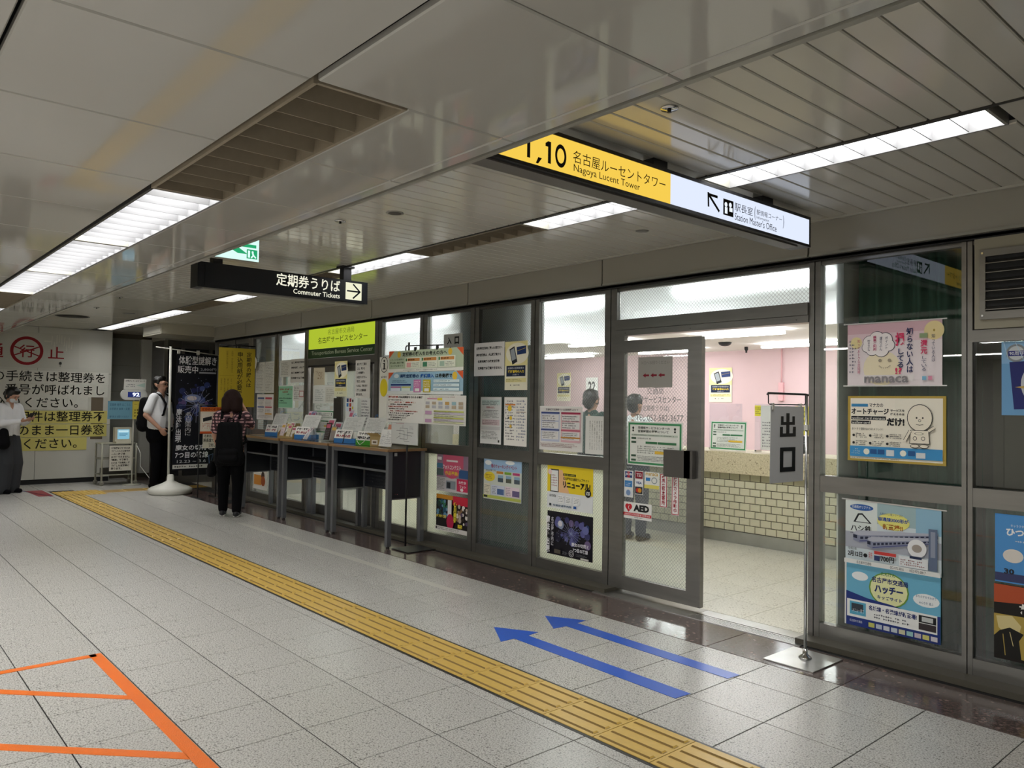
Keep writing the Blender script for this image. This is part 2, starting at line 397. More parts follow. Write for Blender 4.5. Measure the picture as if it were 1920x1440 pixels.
# floor tapes
def flat(name, polys, m, label, cat, group=None, th=.0015):
    b = MB()
    for p in polys:
        n = len(p); b.add([(x, y, .0004) for x, y in p]+[(x, y, .0004+th) for x, y in p], [tuple(range(n, 2*n))]+[(i, (i+1) % n, n+(i+1) % n, n+i) for i in range(n)], m)
    return b.build(name, label=label, cat=cat, group=group)
BLUET = plain('blue_tape', '#1f55bd'[1:], .3, noise=.12, nscale=40)
ORT = plain('orange_tape', '#ef7418'[1:], .28, noise=.08, nscale=40, bump=.3, bscale=250)
flat('floor_arrow', [[(-3.704, 3.115), (-3.451, 2.957), (-3.449, 3.058), (-2.271, 3.037), (-2.262, 3.145), (-3.442, 3.162), (-3.454, 3.255)]], BLUET,
     'blue tape arrow on the floor, nearer the yellow tactile strip', 'floor arrow')
flat('floor_arrow', [[(-3.693, 3.541), (-3.450, 3.382), (-3.440, 3.482), (-2.268, 3.466), (-2.258, 3.561), (-3.444, 3.585), (-3.455, 3.673)]], BLUET,
     'blue tape arrow on the floor, nearer the glass doorway', 'floor arrow')
flat('floor_tape', [[(-4.64, 1.068), (-4.64, 1.128), (-2.2, 1.128), (-2.2, 1.068)], [(-4.64, -.7), (-4.64, 1.1), (-4.59, 1.1), (-4.59, -.7)], [(-4.64, -.75), (-4.64, -.69), (-2.2, -.69), (-2.2, -.75)],
     [(-4.64, .35), (-3.90, 1.07), (-3.84, 1.07), (-4.56, .35)], [(-4.64, -.425), (-3.14, 1.07), (-3.065, 1.07), (-4.60, -.46)]], ORT,
     'orange tape box with slanted stripes stuck on the terrazzo floor', 'floor tape')
flat('floor_tape', [[(-14.1, 1.945), (-14.1, 1.965), (-12.35, 2.335), (-12.35, 2.31)]], plain('violet_tape', '4d4a86', .5), 'thin violet tape line on the floor at the far wall', 'floor tape')
flat('floor_tape', [[(-13.25, 2.15), (-13.25, 2.36), (-12.42, 2.36), (-12.42, 2.18)]], plain('red_tape', '8e3340', .5), 'dark red patch of tape on the floor before the far wall', 'floor tape')

# =================================================================== CEILING
ce = struct('ceiling')
ZP, ZS, YE = 2.25, 2.5, 1.688
b = MB()
b.box(-20, 6, -6, YE, ZP+.16, ZP+.3, BLACK); b.build('void_cover', ce)
MB().box(-20, 6, YE-.02, 4.6, ZS+.16, ZS+.3, BLACK).build('void_cover', ce)
px0 = [-1.257-.675*k+.675*5 for k in range(0, 32)]
def pane_panel(x0, x1, y0, y1, z, m, par, name='panel', g=.003, t=.02):
    e = .004
    b = MB(); X0, X1, Y0, Y1 = x0+g, x1-g, y0+g, y1-g
    v = [(X0, Y0, z+t), (X1, Y0, z+t), (X1, Y1, z+t), (X0, Y1, z+t), (X0, Y0, z+e), (X1, Y0, z+e), (X1, Y1, z+e), (X0, Y1, z+e),
         (X0+e, Y0+e, z), (X1-e, Y0+e, z), (X1-e, Y1-e, z), (X0+e, Y1-e, z)]
    b.add(v, [(0, 4, 5, 1), (1, 5, 6, 2), (2, 6, 7, 3), (3, 7, 4, 0), (4, 8, 9, 5), (5, 9, 10, 6), (6, 10, 11, 7), (7, 11, 8, 4), (11, 10, 9, 8)], m)
    return b.build(name, par)
FX1 = -1.925
for k in range(len(px0)-1):
    x1, x0 = px0[k], px0[k+1]
    if x1 < -19: break
    pane_panel(x0, x1, 1.262 if x1 < FX1+.1 else .965, 1.625, ZP, PANEL, ce)
    pane_panel(x0, x1, 1.625, 1.686, ZP, PANEL, ce, 'edge_panel', g=.002)
    pane_panel(x0, x1, .29, .95, ZP, PANEL, ce)
    if k < 24: pane_panel(x0, x1, -.62, .285, ZP, PANEL, ce)
    if k < 20:
        pane_panel(x0, x1, -1.6, -.62, ZP, PANEL, ce); 
MB().box(-20, 6, -6, -1.6, ZP, ZP+.02, PANEL).build('panel_field', ce)
MB().box(-20, 6, -1.6, -6, ZP+.001, ZP+.02, PANEL).build('panel_field', ce)
b = MB(); b.box(-20, 6, YE, YE+.022, ZP-.004, ZP+.02, TRIM); b.box(-20, 6, YE+.022, YE+.05, ZP+.012, ZP+.3, TRIM)
b.build('edge_trim', ce)
# slats
SLOT0, SLOT1 = 3.165, 3.42
def slat(x0, x1, y0, y1): return pane_panel(x0, x1, y0, y1, ZS, SLAT, ce, 'slat', g=.003, t=.015)
x = -1.754+.1125*20; n = 0
while x > -9.2:
    a, c = x-.1125, x
    if c < 0.1:
        if a > -1.0: slat(a, c, YE+.05, 4.37)
        else: slat(a, c, YE+.05, SLOT0); slat(a, c, SLOT1, 4.37)
    else:
        n += 1
    x -= .1125
MB().box(.02, 6, YE+.05, 4.37, ZS, ZS+.015, SLAT).build('panel_field', ce)
xe = x
while x > -14.6:
    pane_panel(x-1.2, x, YE+.05, SLOT0, ZS, SLAT, ce); pane_panel(x-1.2, x, SLOT1, 6.5 if x < -10.5 else 4.37, ZS, SLAT, ce); x -= 1.2
MB().box(-20, 6, 4.355, 4.378, ZS-.012, ZS, plain('pale_bead', '#b0aea4'[1:], .4)).build('wall_bead', ce)
MB().box(-14.3, 6, SLOT0-.012, SLOT0, ZS-.006, ZS+.12, DARKST).build('slot_edge', ce)

# =================================================================== CEILING LIGHTS
def troffer(name, x0, x1, y0, y1, z, n, lit, label, cat, group=None, depth=.09, lm=None, alongx=True, tilt=0):
    t = thing(name, label, cat, ((x0+x1)/2, (y0+y1)/2, z), group)
    fm = TRIM if lit else LOUVB; bm = lm if lit else BLACK
    b = MB(); w = .012
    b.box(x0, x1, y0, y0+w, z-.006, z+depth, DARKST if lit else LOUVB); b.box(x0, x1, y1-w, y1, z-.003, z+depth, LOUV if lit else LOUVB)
    b.box(x0, x0+w, y0+w, y1-w, z-.003, z+depth, fm); b.box(x1-w, x1, y0+w, y1-w, z-.003, z+depth, fm)
    b.build('frame', t)
    if lit:
        MB().box(x0+w, x1-w, y0+w, y1-w, z+depth-.004, z+depth, L_HALL if lm is None else lm).build('lamp', t)
    else:
        MB().box(x0+w, x1-w, y0+w, y1-w, z+depth-.004, z+depth, plain('duct_beige', '#8d8270'[1:], .9)).build('duct', t)
    lb = MB(); th = .004; mm = LOUV if lit else LOUVB
    for i in range(1, n):
        xc = x0+(x1-x0)*i/n
        lb2 = MB(); s = tilt
        lb2.add([(xc-th/2, y0+w, z+.002), (xc+th/2, y0+w, z+.002), (xc+th/2+s, y0+w, z+.075), (xc-th/2+s, y0+w, z+.075),
                 (xc-th/2, y1-w, z+.002), (xc+th/2, y1-w, z+.002), (xc+th/2+s, y1-w, z+.075), (xc-th/2+s, y1-w, z+.075)],
                [(0, 1, 2, 3), (4, 7, 6, 5), (0, 4, 5, 1), (1, 5, 6, 2), (2, 6, 7, 3), (3, 7, 4, 0)], mm)
        lb2.build('louver', t)
    return t
div = [-1.93, -3.37, -4.80, -6.21, -7.62, -9.03, -10.44, -11.85, -13.26]
kinds = [0, 1, 1, 1, 0, 1, 1, 0]
nm = ['nearest in the low panel ceiling', 'brightest, next to the beige louvre vent in the low ceiling', 'second of the lit row in the low ceiling', 'third of the lit row in the low ceiling, yellowish',
      'behind the lit row of the low ceiling at the left edge', 'far down the low ceiling at the left edge', 'farthest of the low ceiling', 'farthest dark slot']
for i, k in enumerate(kinds):
    if k: troffer('ceiling_light', div[i+1]+.004, div[i]-.004, .957, 1.258, ZP, 10, True, 'louvred ceiling light, '+nm[i], 'ceiling light', 'louvred lights in the low panel ceiling', tilt=.012)
    else: troffer('ceiling_vent', div[i+1]+.004, div[i]-.004, .957, 1.258, ZP, 10, False, 'beige louvred ceiling vent, '+nm[i], 'ceiling vent', 'louvred vents in the low panel ceiling', tilt=.012)
sd = [-.99, -2.255, -2.32, -3.585, -4.86, -6.11, -7.50, -8.80, -10.1, -11.37, -12.64, -13.92]
sk = [1, None, 1, 0, 1, 0, 1, 0, 1, 1, 1]
sl = ['long louvred light in the slatted ceiling, right of the yellow hanging sign', None, 'louvred light in the slatted ceiling, just under the yellow hanging sign', 'dark louvred slot in the slatted ceiling between two lights',
      'louvred light behind the black hanging sign post', 'dark slot hidden behind the black hanging sign', 'short lit panel seen under the black hanging sign', 'dark slot between lights, left of the black hanging sign',
      'nearest of the three joined lights in the far slatted ceiling', 'middle of the three joined lights in the far slatted ceiling', 'farthest of the three joined lights, above the far wall']
for i, k in enumerate(sk):
    if k is None: MB().box(sd[i+1], sd[i], SLOT0, SLOT1, ZS, ZS+.015, SLAT).build('slat', ce); continue
    troffer('ceiling_light' if k else 'ceiling_vent', sd[i+1]+.004, sd[i]-.004, SLOT0+.002, SLOT1-.002, ZS, 9, bool(k), sl[i], 'ceiling light' if k else 'ceiling vent',
            'lights in the slatted ceiling' if k else 'vents in the slatted ceiling', depth=.085)
# lights of the concourse behind the camera
for (xa, yy) in [(3.6, -1.9), (2.0, -1.9), (.4, -1.9), (-1.2, -1.9), (-2.8, -1.9), (-5.2, -1.9), (-7.6, -1.9), (3.5, -4.2), (-.5, -4.2), (-4.5, -4.2), (-8.5, -4.2)]:
    hall_area('concourse_lamp', (xa, yy, ZP-.01), 1.35, .28, 45)
# ceiling fittings
def disc_thing(name, label, cat, x, y, z, prof, m, parts=()):
    t = thing(name, label, cat, (x, y, z)); MB().lathe((x, y, z), prof, m, 24).build('ring', t)
    for pn, pp, pm in parts: MB().lathe((x, y, z), pp, pm, 16).build(pn, t)
    return t
CHR = plain('chrome', (.7, .7, .7), .12, 1)
disc_thing('ceiling_speaker', 'round recessed grey speaker in the slatted ceiling, middle of the picture', 'speaker', -3.902, 2.467, ZS, [(.052, -.004), (.052, .01), (.04, .01)], TRIM, [('grille', [(.04, -.005), (.038, -.0055)], plain('grille_dark', (.06, .055, .045), .6))])
for x, y, l in [(-1.795, 2.33, 'chrome sprinkler head on the slatted ceiling above the yellow sign'), (-4.315, 2.334, 'small sprinkler head on the slatted ceiling beside the round speaker'),
                (-10.59, 2.415, 'small sprinkler on the far ceiling before the round hatch'), (-9.3, 2.35, 'small sprinkler on the far ceiling, left of the black sign'), (-12.7, 2.1, 'tiny sprinkler close to the far wall ceiling')]:
    disc_thing('sprinkler', l, 'sprinkler', x, y, ZS, [(.035, -.002), (.033, -.006), (.012, -.008)], CHR, [('nozzle', [(.009, -.008), (.006, -.014), (.009, -.017), (.009, -.018)], BLKM)])
disc_thing('ceiling_speaker', 'flush round speaker ahead of the big dark hatch in the far ceiling', 'speaker', -11.0, 2.9, ZS, [(.08, -.003), (.08, .01), (.07, .01)], TRIM, [('grille', [(.07, -.004), (.068, -.005)], BLKM)])
disc_thing('ceiling_hatch', 'large round dark hatch in the far slatted ceiling', 'hatch', -12.03, 2.45, ZS, [(.21, -.003), (.2, -.006), (.19, -.006)], BLKM, [('cover', [(.19, -.006), (.185, -.008)], plain('hatch_dark', (.02, .018, .015), .8))])
disc_thing('ceiling_speaker', 'flush grey round cover between the second light and the bulkhead', 'speaker', -3.18, 3.86, ZS, [(.045, -.002), (.045, .01), (.04, .01)], TRIM, [('grille', [(.04, -.003), (.036, -.004)], plain('grille_grey', '#6f6d66'[1:], .6))])

# =================================================================== BULKHEAD above the glass front
bk = struct('wall_above_windows')
js = [2.8, 1.05, -.64, -2.33, -3.99, -5.65, -7.35, -9.04, -10.79, -12.0]
MB().box(-12, 5.9, 4.4, 4.6, 2.27, 2.66, BLACK).build('backing', bk)
for i in range(len(js)-1):
    b = MB(); x0, x1 = js[i+1]+.006, js[i]-.006
    b.box(x0, x1, 4.378, 4.41, 2.30, ZS-.003, BULK); b.box(x0, x1, 4.372, 4.41, 2.288, 2.302, TRIM); b.build('panel', bk)
MB().box(-12, 5.9, 4.40, 4.46, 2.262, 2.284, BLACK).build('shadow_gap', bk)

# =================================================================== GLASS FRONT
win_n = [0]
def window(x0, x1, lower=None, low_glass=GW, up_glass=GW, mid=True, z0=.0, zt=2.262):
    win_n[0] += 1; w = struct('window_%d' % win_n[0], ((x0+x1)/2, 4.46, 0))
    if mid:
        MB().box(x0, x1, 4.425, 4.485, .888, .985, STEEL).build('rail', w)
        MB().box(x0, x1, 4.425, 4.485, .03, .115, STEEL).build('rail', w)
        MB().box(x0, x1, 4.445, 4.451, .115, .888, low_glass).build('pane', w)
        MB().box(x0, x1, 4.445, 4.451, .985, 2.24, up_glass).build('pane', w)
    MB().box(x0, x1, 4.43, 4.48, 2.24, zt, STEEL).build('rail', w)
    if mid and x0 < -1.6:
        fx1 = x1 if x1 < -2.3 else -2.15
        b = MB(); b.quad((x0+.002, 4.4605, 1.885), (fx1-.002, 4.4605, 1.885), (fx1-.002, 4.4605, 2.24), (x0+.002, 4.4605, 2.24), FROST); b.build('frosted_film', w)
    if lower: MB().box(x0+.003, x1-.003, 4.462, 4.464, .10, .9, lower).build('film', w)
    return w
def post(x0, x1, n, z0=.03, z1=2.265, y0=4.418, y1=4.49):
    s = struct('trim_%d' % n, ((x0+x1)/2, 4.45, 0))
    m = (x0+x1)/2
    MB().box(x0, m-.002, y0, y1, z0, z1, STEEL).build('post', s); MB().box(m+.002, x1, y0+.004, y1, z0, z1, STEEL).build('post', s)
    MB().box(m-.003, m+.003, y0+.012, y1, z0, z1, BLACK).build('seal', s)
posts = [(-.62, -.50), (-1.504, -1.454), (-2.345, -2.275), (-3.993, -3.876), (-4.83, -4.73), (-5.655, -5.535), (-6.48, -6.355), (-7.34, -7.2), (-9.01, -8.92), (-9.885, -9.76), (-10.76, -10.6)]
for i, p in enumerate(posts): post(p[0], p[1], i+2)
window(-2.275, -1.504, low_glass=GC, up_glass=GC)                           # 1 curtain bay
wv = window(-1.454, -.62, low_glass=GC, up_glass=GC)                                     # 2 vent bay
window(-.5, 2.0, low_glass=GC, up_glass=GC)
window(-4.73, -3.993, lower=FILM); window(-5.535, -4.83); window(-6.355, -5.655, lower=FILM); window(-7.2, -6.48, lower=FILM)
window(-9.76, -9.01); window(-10.6, -9.885)
# header over the open doorway with its transom light
hd = struct('door_1', (-3.1, 4.45, 0))
b = MB(); b.quad((-3.874, 4.4605, 2.02), (-2.347, 4.4605, 2.02), (-2.347, 4.4605, 2.24), (-3.874, 4.4605, 2.24), FROST); b.build('frosted_film', hd)
b = MB(); b.box(-3.876, -2.345, 4.40, 4.49, 1.945, 2.02, STEEL); b.build('header', hd)
b = MB(); b.box(-3.876, -2.345, 4.408, 4.49, 1.90, 1.943, STEEL)
for xx in (-3.78, -3.2, -2.42): b.lathe((xx, 4.406, 1.92), [(0.0, -.004), (.006, 0)], BLKM, 8, ax='z')
b.build('track_cover', hd)
MB().box(-3.876, -2.345, 4.446, 4.451, 2.02, 2.24, GW).build('pane', hd)
MB().box(-3.876, -2.345, 4.43, 4.48, 2.24, 2.262, STEEL).build('top_rail', hd)
lf = MB(); Y0, Y1 = 4.412, 4.452
lf.box(-3.834, -3.792, Y0, Y1, .03, 1.90, STEEL); lf.box(-3.222, -3.108, Y0, Y1, .03, 1.86, STEEL); lf.box(-3.792, -3.222, Y0, Y1, 1.775, 1.862, STEEL); lf.box(-3.792, -3.222, Y0, Y1, .03, .125, STEEL)
leaf = lf.build('door_leaf', hd)
MB().box(-3.792, -3.222, 4.428, 4.434, .125, 1.775, GW).build('pane', leaf)
MB().box(-3.88, -3.834, 4.42, 4.47, .03, 1.9, STEEL).build('jamb', hd)
HNDL = plain('handle_bronze', (.085, .078, .07), .5, .2)
b = MB(); b.box(-3.392, -3.17, 4.375, 4.392, .893, 1.08, HNDL); b.box(-3.22, -3.15, 4.375, 4.412, .893, 1.08, HNDL); b.build('handle', leaf)
# far door below the lime sign
d2 = struct('door_2', (-8.15, 4.45, 0))
b = MB(); b.box(-8.92, -7.34, 4.425, 4.49, 1.82, 1.90, STEEL); b.build('header', d2)
b = MB()
for (a, c) in ((-8.86, -8.14), (-8.12, -7.40)):
    b.box(a, a+.06, 4.435, 4.47, .03, 1.80, STEEL); b.box(c-.06, c, 4.435, 4.47, .03, 1.80, STEEL); b.box(a+.06, c-.06, 4.435, 4.47, 1.73, 1.80, STEEL); b.box(a+.06, c-.06, 4.435, 4.47, .03, .14, STEEL)
b.build('door_leaf', d2)
b = MB(); b.box(-8.80, -8.2, 4.447, 4.452, .14, 1.73, GW); b.build('pane', d2)
b = MB(); b.box(-8.06, -7.46, 4.447, 4.452, .14, 1.73, GW); b.build('pane', d2)
MB().box(-8.22, -8.04, 4.41, 4.435, .93, 1.42, DARKST).build('pull_plate', d2)
MB().box(-8.92, -7.34, 4.43, 4.46, 1.8, 1.82, BLACK).build('track', d2)
# sill and drain
sl_ = struct('trim_20')
MB().box(-2.36, 2.8, 4.30, 4.5, .0, .032, plain('sill_brown', '#4a463c'[1:], .45, noise=.1)).build('sill', sl_)
MB().box(-10.9, -3.86, 4.30, 4.5, .0, .032, plain('sill_brown', '#4a463c'[1:], .45)).build('sill', sl_)
MB().box(-10.9, -3.95, 4.262, 4.30, -.01, -.002, BLACK).build('drain_gap', sl_)
MB().box(-2.30, 2.8, 4.262, 4.30, -.01, -.002, BLACK).build('drain_gap', sl_)
MB().box(-3.95, -3.1, 4.264, 4.5, -.004, .006, plain('threshold_steel', (.4, .39, .37), .3, .9)).build('threshold_plate', sl_)
MB().box(-3.1, -2.36, 4.38, 4.5, -.004, .005, STEELB).build('threshold_plate', sl_)
gr = MB(); gr.box(-3.3, -2.31, 4.262, 4.27, -.01, .004, STEELB); gr.box(-3.3, -2.31, 4.355, 4.37, -.01, .004, STEELB)
i = -3.3
while i < -2.31: gr.box(i, i+.005, 4.27, 4.355, -.01, .003, STEELB); i += .0105
for k in range(1, 6): gr.box(-3.3, -2.31, 4.27+.0142*k-.002, 4.27+.0142*k+.002, -.01, .0025, STEELB)
gr.box(-3.3, -2.31, 4.27, 4.355, -.02, -.012, BLACK)
gr.build('drain_grate', sl_, kind='stuff')

# vent panel at the right edge
t = wv
pv = MB(); X0 = -1.437
MB().box(X0, -.62, 4.40, 4.44, 1.80, 2.262, plain('vent_board', '#97917f'[1:], .45, noise=.05)).build('vent_board', t)
MB().box(-1.454, -.62, 4.42, 4.45, 1.735, 1.797, STEEL).build('rail', t)
vt = thing('wall_vent', 'grey metal louvred air vent set high in the right end bay', 'vent', (-1.1, 4.39, 1.85))
b = MB(); b.box(-1.408, -.70, 4.383, 4.40, 2.165, 2.20, STEEL); b.box(-1.408, -.70, 4.383, 4.40, 1.845, 1.885, STEEL); b.box(-1.408, -1.382, 4.383, 4.40, 1.885, 2.165, STEEL); b.box(-.73, -.70, 4.383, 4.40, 1.885, 2.165, STEEL)
b.build('frame', vt)
MB().box(-1.382, -.73, 4.397, 4.399, 1.885, 2.165, BLACK).build('duct', vt)
for k in range(6):
    z = 1.885+.047*k+.006
    MB().obox((-1.382, 4.372, z), (.652, 0, 0), (0, .026, .018), (0, 0, .004), STEEL).build('slat', vt)
for (x, z) in ((-1.395, 2.183), (-1.395, 1.865)): MB().obox((x-.005, 4.378, z-.005), (.01, 0, 0), (0, .006, 0), (0, 0, .01), CHR).build('screw', vt)

# curtains
def curtain(label, x0, x1, z0, z1, y=4.62, per=.11, amp=.028, slope=0):
    n = int((x1-x0)/.008); vs = []; fs = []
    for i in range(n+1):
        x = x0+(x1-x0)*i/n; ph = 2*math.pi*x/per
        yy = y+amp*math.sin(ph+.7*math.sin(x*9))+amp*.3*math.sin(ph*2.3)
        for k, z in enumerate((z0, (z0+z1)/2, z1)):
            xx = x + (slope*(1-k/2)*(1-i/n))
            vs.append((xx, yy, z))
    for i in range(n):
        for k in range(2): a = i*3+k; fs.append((a, a+3, a+4, a+1))
    b = MB(); b.add(vs, fs, CURT, True); o = b.build('curtain', label=label, cat='curtain')
    md = o.modifiers.new('s', 'SOLIDIFY'); md.thickness = .002
    return o
curtain('dark green pleated curtain behind the wide posters right of the open door', -2.135, -1.47, .04, 2.3)
curtain('dark green curtain hanging behind the white notices, left of the wide wired window', -5.80, -4.93, .04, 2.3)
curtain('dark green curtain behind the free-standing information boards', -5.98, -5.62, .04, 2.3, slope=-.1)
curtain('dark green curtain in the leftmost glazed bay', -10.62, -9.93, .9, 2.3)
curtain('dark green curtain behind the right edge bay', -1.44, .9, .04, .93, y=4.60)
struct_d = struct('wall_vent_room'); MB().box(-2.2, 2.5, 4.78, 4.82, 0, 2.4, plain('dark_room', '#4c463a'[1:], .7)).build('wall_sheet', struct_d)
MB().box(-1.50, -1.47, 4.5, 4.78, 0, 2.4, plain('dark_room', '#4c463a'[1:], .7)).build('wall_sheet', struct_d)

# =================================================================== OFFICE
of = struct('floor_office')
MB().box(-16, 3, 4.5, 12, -.1, -.0025, plain('office_grout', '5a5448', .8)).build('sub_floor', of)
xs2 = [-1.655-.4*k for k in range(0, 30)]; ys2 = [4.52+.4*k for k in range(0, 19)]
offc = [(xs2[i+1]+.0015, xs2[i]-.0015, ys2[j]+.0015, ys2[j+1]-.0015) for i in range(len(xs2)-1) for j in range(len(ys2)-1)]
def vd(c): return -5.9 < c[0] < -1.9 and c[3] < 7.2
for c in offc:
    if vd(c): put_tile(c, of, TILEO)
b = MB()
for c in offc:
    if not vd(c): b.box(c[0], c[1], c[2], c[3], -.012, 0, TILEO)
b.build('far_tiles', of, kind='stuff')
ow = struct('wall_back'); MB().box(-16, 3, 11.7, 11.8, 0, 2.6, PINK).build('wall_sheet', ow)
ow = struct('wall_left'); MB().box(-13.9, -13.8, 7, 12, 0, 2.6, OWHITE).build('wall_sheet', ow); MB().box(-12.0, -11.9, 4.5, 7, 0, 2.6, OWHITE).build('wall_sheet', ow)
ow = struct('wall_right'); MB().box(-1.3, -1.2, 4.82, 12, 0, 2.6, OWHITE).build('wall_sheet', ow)
ow = struct('wall_partition'); MB().box(-2.21, -2.2, 4.5, 4.82, 0, 2.4, OWHITE).build('wall_sheet', ow)
oc = struct('ceiling_office'); MB().box(-16, 3, 4.5, 12, 2.36, 2.4, OWHITE).build('ceiling_sheet', oc)
lab = ['nearest the glass front', 'in the middle of the office ceiling', 'at the back by the pink wall']
oi = 0
for r_, (yy, xl) in enumerate([(5.35, [-9.6, -7.5, -5.3, -3.2]), (8.75, [-10.4, -8.0, -5.6, -3.4]), (10.7, [-10.6, -8.2, -5.8, -3.6])]):
    for xc in xl:
        t = thing('office_light', 'white fluorescent strip %s, %s' % (lab[r_], ['far left', 'left of centre', 'right of centre', 'far right'][xl.index(xc)]), 'ceiling light', (xc, yy, 2.35), 'office strip lights '+lab[r_])
        MB().box(xc-.5, xc+.5, yy-.04, yy+.04, 2.325, 2.36, OWHITE).build('housing', t)
        MB().box(xc-.62, xc+.62, yy-.055, yy+.055, 2.295, 2.325, L_OFF).build('tube', t)
# service counter
YC = 6.946
ct = thing('service_counter', 'cream brick service counter with stone edge inside the office', 'counter', (-5, 7.2, 0))
MB().box(-9.2, -1.32, YC+.012, 7.5, 0, .71, MORTAR).build('core', ct)
MB().box(-9.2, -1.32, YC-.004, YC+.012, 0, .12, STEELB).build('kick_plate', ct)
for k, (a, c) in enumerate([(-9.2, -7.9), (-7.9, -6.6), (-6.6, -5.3), (-5.3, -4.0), (-4.0, -2.7), (-2.7, -1.32)]):
    MB().box(a+.001, c-.001, YC-.06, 7.5, .711, .925, STONE).build('stone_edge', ct)
bm = {}
def brick(x0, x1, z0, z1):
    k = round(x1-x0, 3)
    if k not in bm:
        w, h = k, z1-z0; e = .004
        v = [(-w/2, 0, -h/2), (w/2, 0, -h/2), (w/2, 0, h/2), (-w/2, 0, h/2), (-w/2+e, -.008, -h/2+e), (w/2-e, -.008, -h/2+e), (w/2-e, -.008, h/2-e), (-w/2+e, -.008, h/2-e)]
        q = MB(); q.add(v, [(0, 1, 5, 4), (1, 2, 6, 5), (2, 3, 7, 6), (3, 0, 4, 7), (4, 5, 6, 7)], BRICK); bm[k] = q.mesh('brick')
    link('brick', bm[k], ct, loc=((x0+x1)/2-ct.location.x, YC+.012-ct.location.y, (z0+z1)/2-ct.location.z))
bh = .59/8; bl = .118
for r in range(8):
    x = -6.02 + (bl/2 if r % 2 else 0)
    while x < -2.55: brick(x+.003, x+bl-.003, .12+bh*r+.003, .12+bh*(r+1)-.003); x += bl
b = MB()
for r in range(8):
    for (xa, xb) in ((-9.2, -6.02), (-2.5, -1.3)):
        x = xa + (bl/2 if r % 2 else 0)
        while x < xb-bl: b.box(x+.003, x+bl-.003, YC+.004, YC+.012, .12+bh*r+.003, .12+bh*(r+1)-.003, BRICK); x += bl
b.build('far_bricks', ct, kind='stuff')

# =================================================================== HANGING SIGNS
# yellow / white lit direction sign (its face looks towards +x)
XS = -2.173
t = thing('hanging_sign', 'lit yellow and white hanging direction sign with an arrow, above the glass doorway', 'sign', (XS-.06, 3.0, 2.45))
b = MB(); Y0, Y1 = 1.72, 4.10
b.box(XS-.115, XS-.012, Y0, Y1, 2.283, 2.452, BLKM); b.box(XS-.012, XS+.004, Y0, Y1, 2.283, 2.297, BLKM); b.box(XS-.012, XS+.004, Y0, Y1, 2.437, 2.452, BLKM); b.box(XS-.012, XS+.004, Y1-.012, Y1, 2.297, 2.437, BLKM)
b.build('housing', t)
MB().box(XS-.105, XS-.02, Y0, Y1-.1, 2.276, 2.283, plain('rail_grey', (.12, .11, .10), .4)).build('under_rail', t)
for yy in (2.80, 3.71): MB().box(XS-.09, XS-.03, yy-.05, yy+.05, 2.452, 2.5, BLKM).build('bracket', t)
s = wsheet(XS, 1.72, 4.088, 2.297, 2.437, glow('f6c53a'), gl=EL['sign'])
def fy(y): return (y-1.72)/(4.088-1.72)
def fz(z): return (2.437-z)/(.14)
YG = glow('f8cf52', 1.0); WG = glow('dfe8fb', 1.05)
s.rect(0, 0, fy(2.834), 1, YG); s.rect(fy(2.834), 0, 1, 1, WG)
def one(y, z0, z1, w=.016):
    s.poly([(fy(y), fz(z0)), (fy(y+w), fz(z0)), (fy(y+w), fz(z1)), (fy(y), fz(z1))], '0d0b08'); s.poly([(fy(y), fz(z1)), (fy(y+w*.6), fz(z1)), (fy(y), fz(z1-.022)), (fy(y-.014), fz(z1-.022)), (fy(y-.014), fz(z1-.010))], '0d0b08')
one(1.955, 2.318, 2.404); one(2.064, 2.318, 2.404)
s.poly([(fy(2.012), fz(2.330)), (fy(2.032), fz(2.330)), (fy(2.012), fz(2.305)), (fy(2.000), fz(2.305))], '0d0b08')
s.ring(fy(2.133), fz(2.361), .031/2.368, .046/.14, .36, '0d0b08', 36)
s.text('名古屋ルーセントタワー', fy(2.202), fz(2.402), fy(2.795), fz(2.352), '1c140a')
s.text('Nagoya Lucent Tower', fy(2.206), fz(2.346), fy(2.617), fz(2.308), '1c140a')
a = (fy(3.122), fz(2.405)); bb = (fy(3.215), fz(2.330))
s.line(a[0]+.003, a[1]+.07, bb[0], bb[1], .014, '0d0b08'); s.line(a[0]-.001, a[1]+.05, fy(3.20), fz(2.398), .013, '0d0b08'); s.line(a[0], a[1]-.02, fy(3.125), fz(2.338), .013, '0d0b08')
s.rect(fy(3.247), fz(2.401), fy(3.335), fz(2.322), '0d0b08')
s.disc(fy(3.27), fz(2.375), .005, None, 'e6edfb'); s.disc(fy(3.307), fz(2.378), .005, None, 'e6edfb'); s.rect(fy(3.26), fz(2.362), fy(3.282), fz(2.33), 'e6edfb'); s.rect(fy(3.298), fz(2.365), fy(3.325), fz(2.345), 'e6edfb')
s.text('駅長室', fy(3.344), fz(2.400), fy(3.508), fz(2.357), '11131a')
s.text('(', fy(3.522), fz(2.412), fy(3.534), fz(2.342), '11131a'); s.text(')', fy(3.800), fz(2.412), fy(3.812), fz(2.342), '11131a')
s.text('駅情報コーナー', fy(3.542), fz(2.400), fy(3.79), fz(2.372), '11131a'); s.text('Information', fy(3.542), fz(2.366), fy(3.66), fz(2.352), '11131a')
s.text("Station Master's Office", fy(3.344), fz(2.348), fy(3.735), fz(2.312), '11131a')
s.build('sign_face', t)
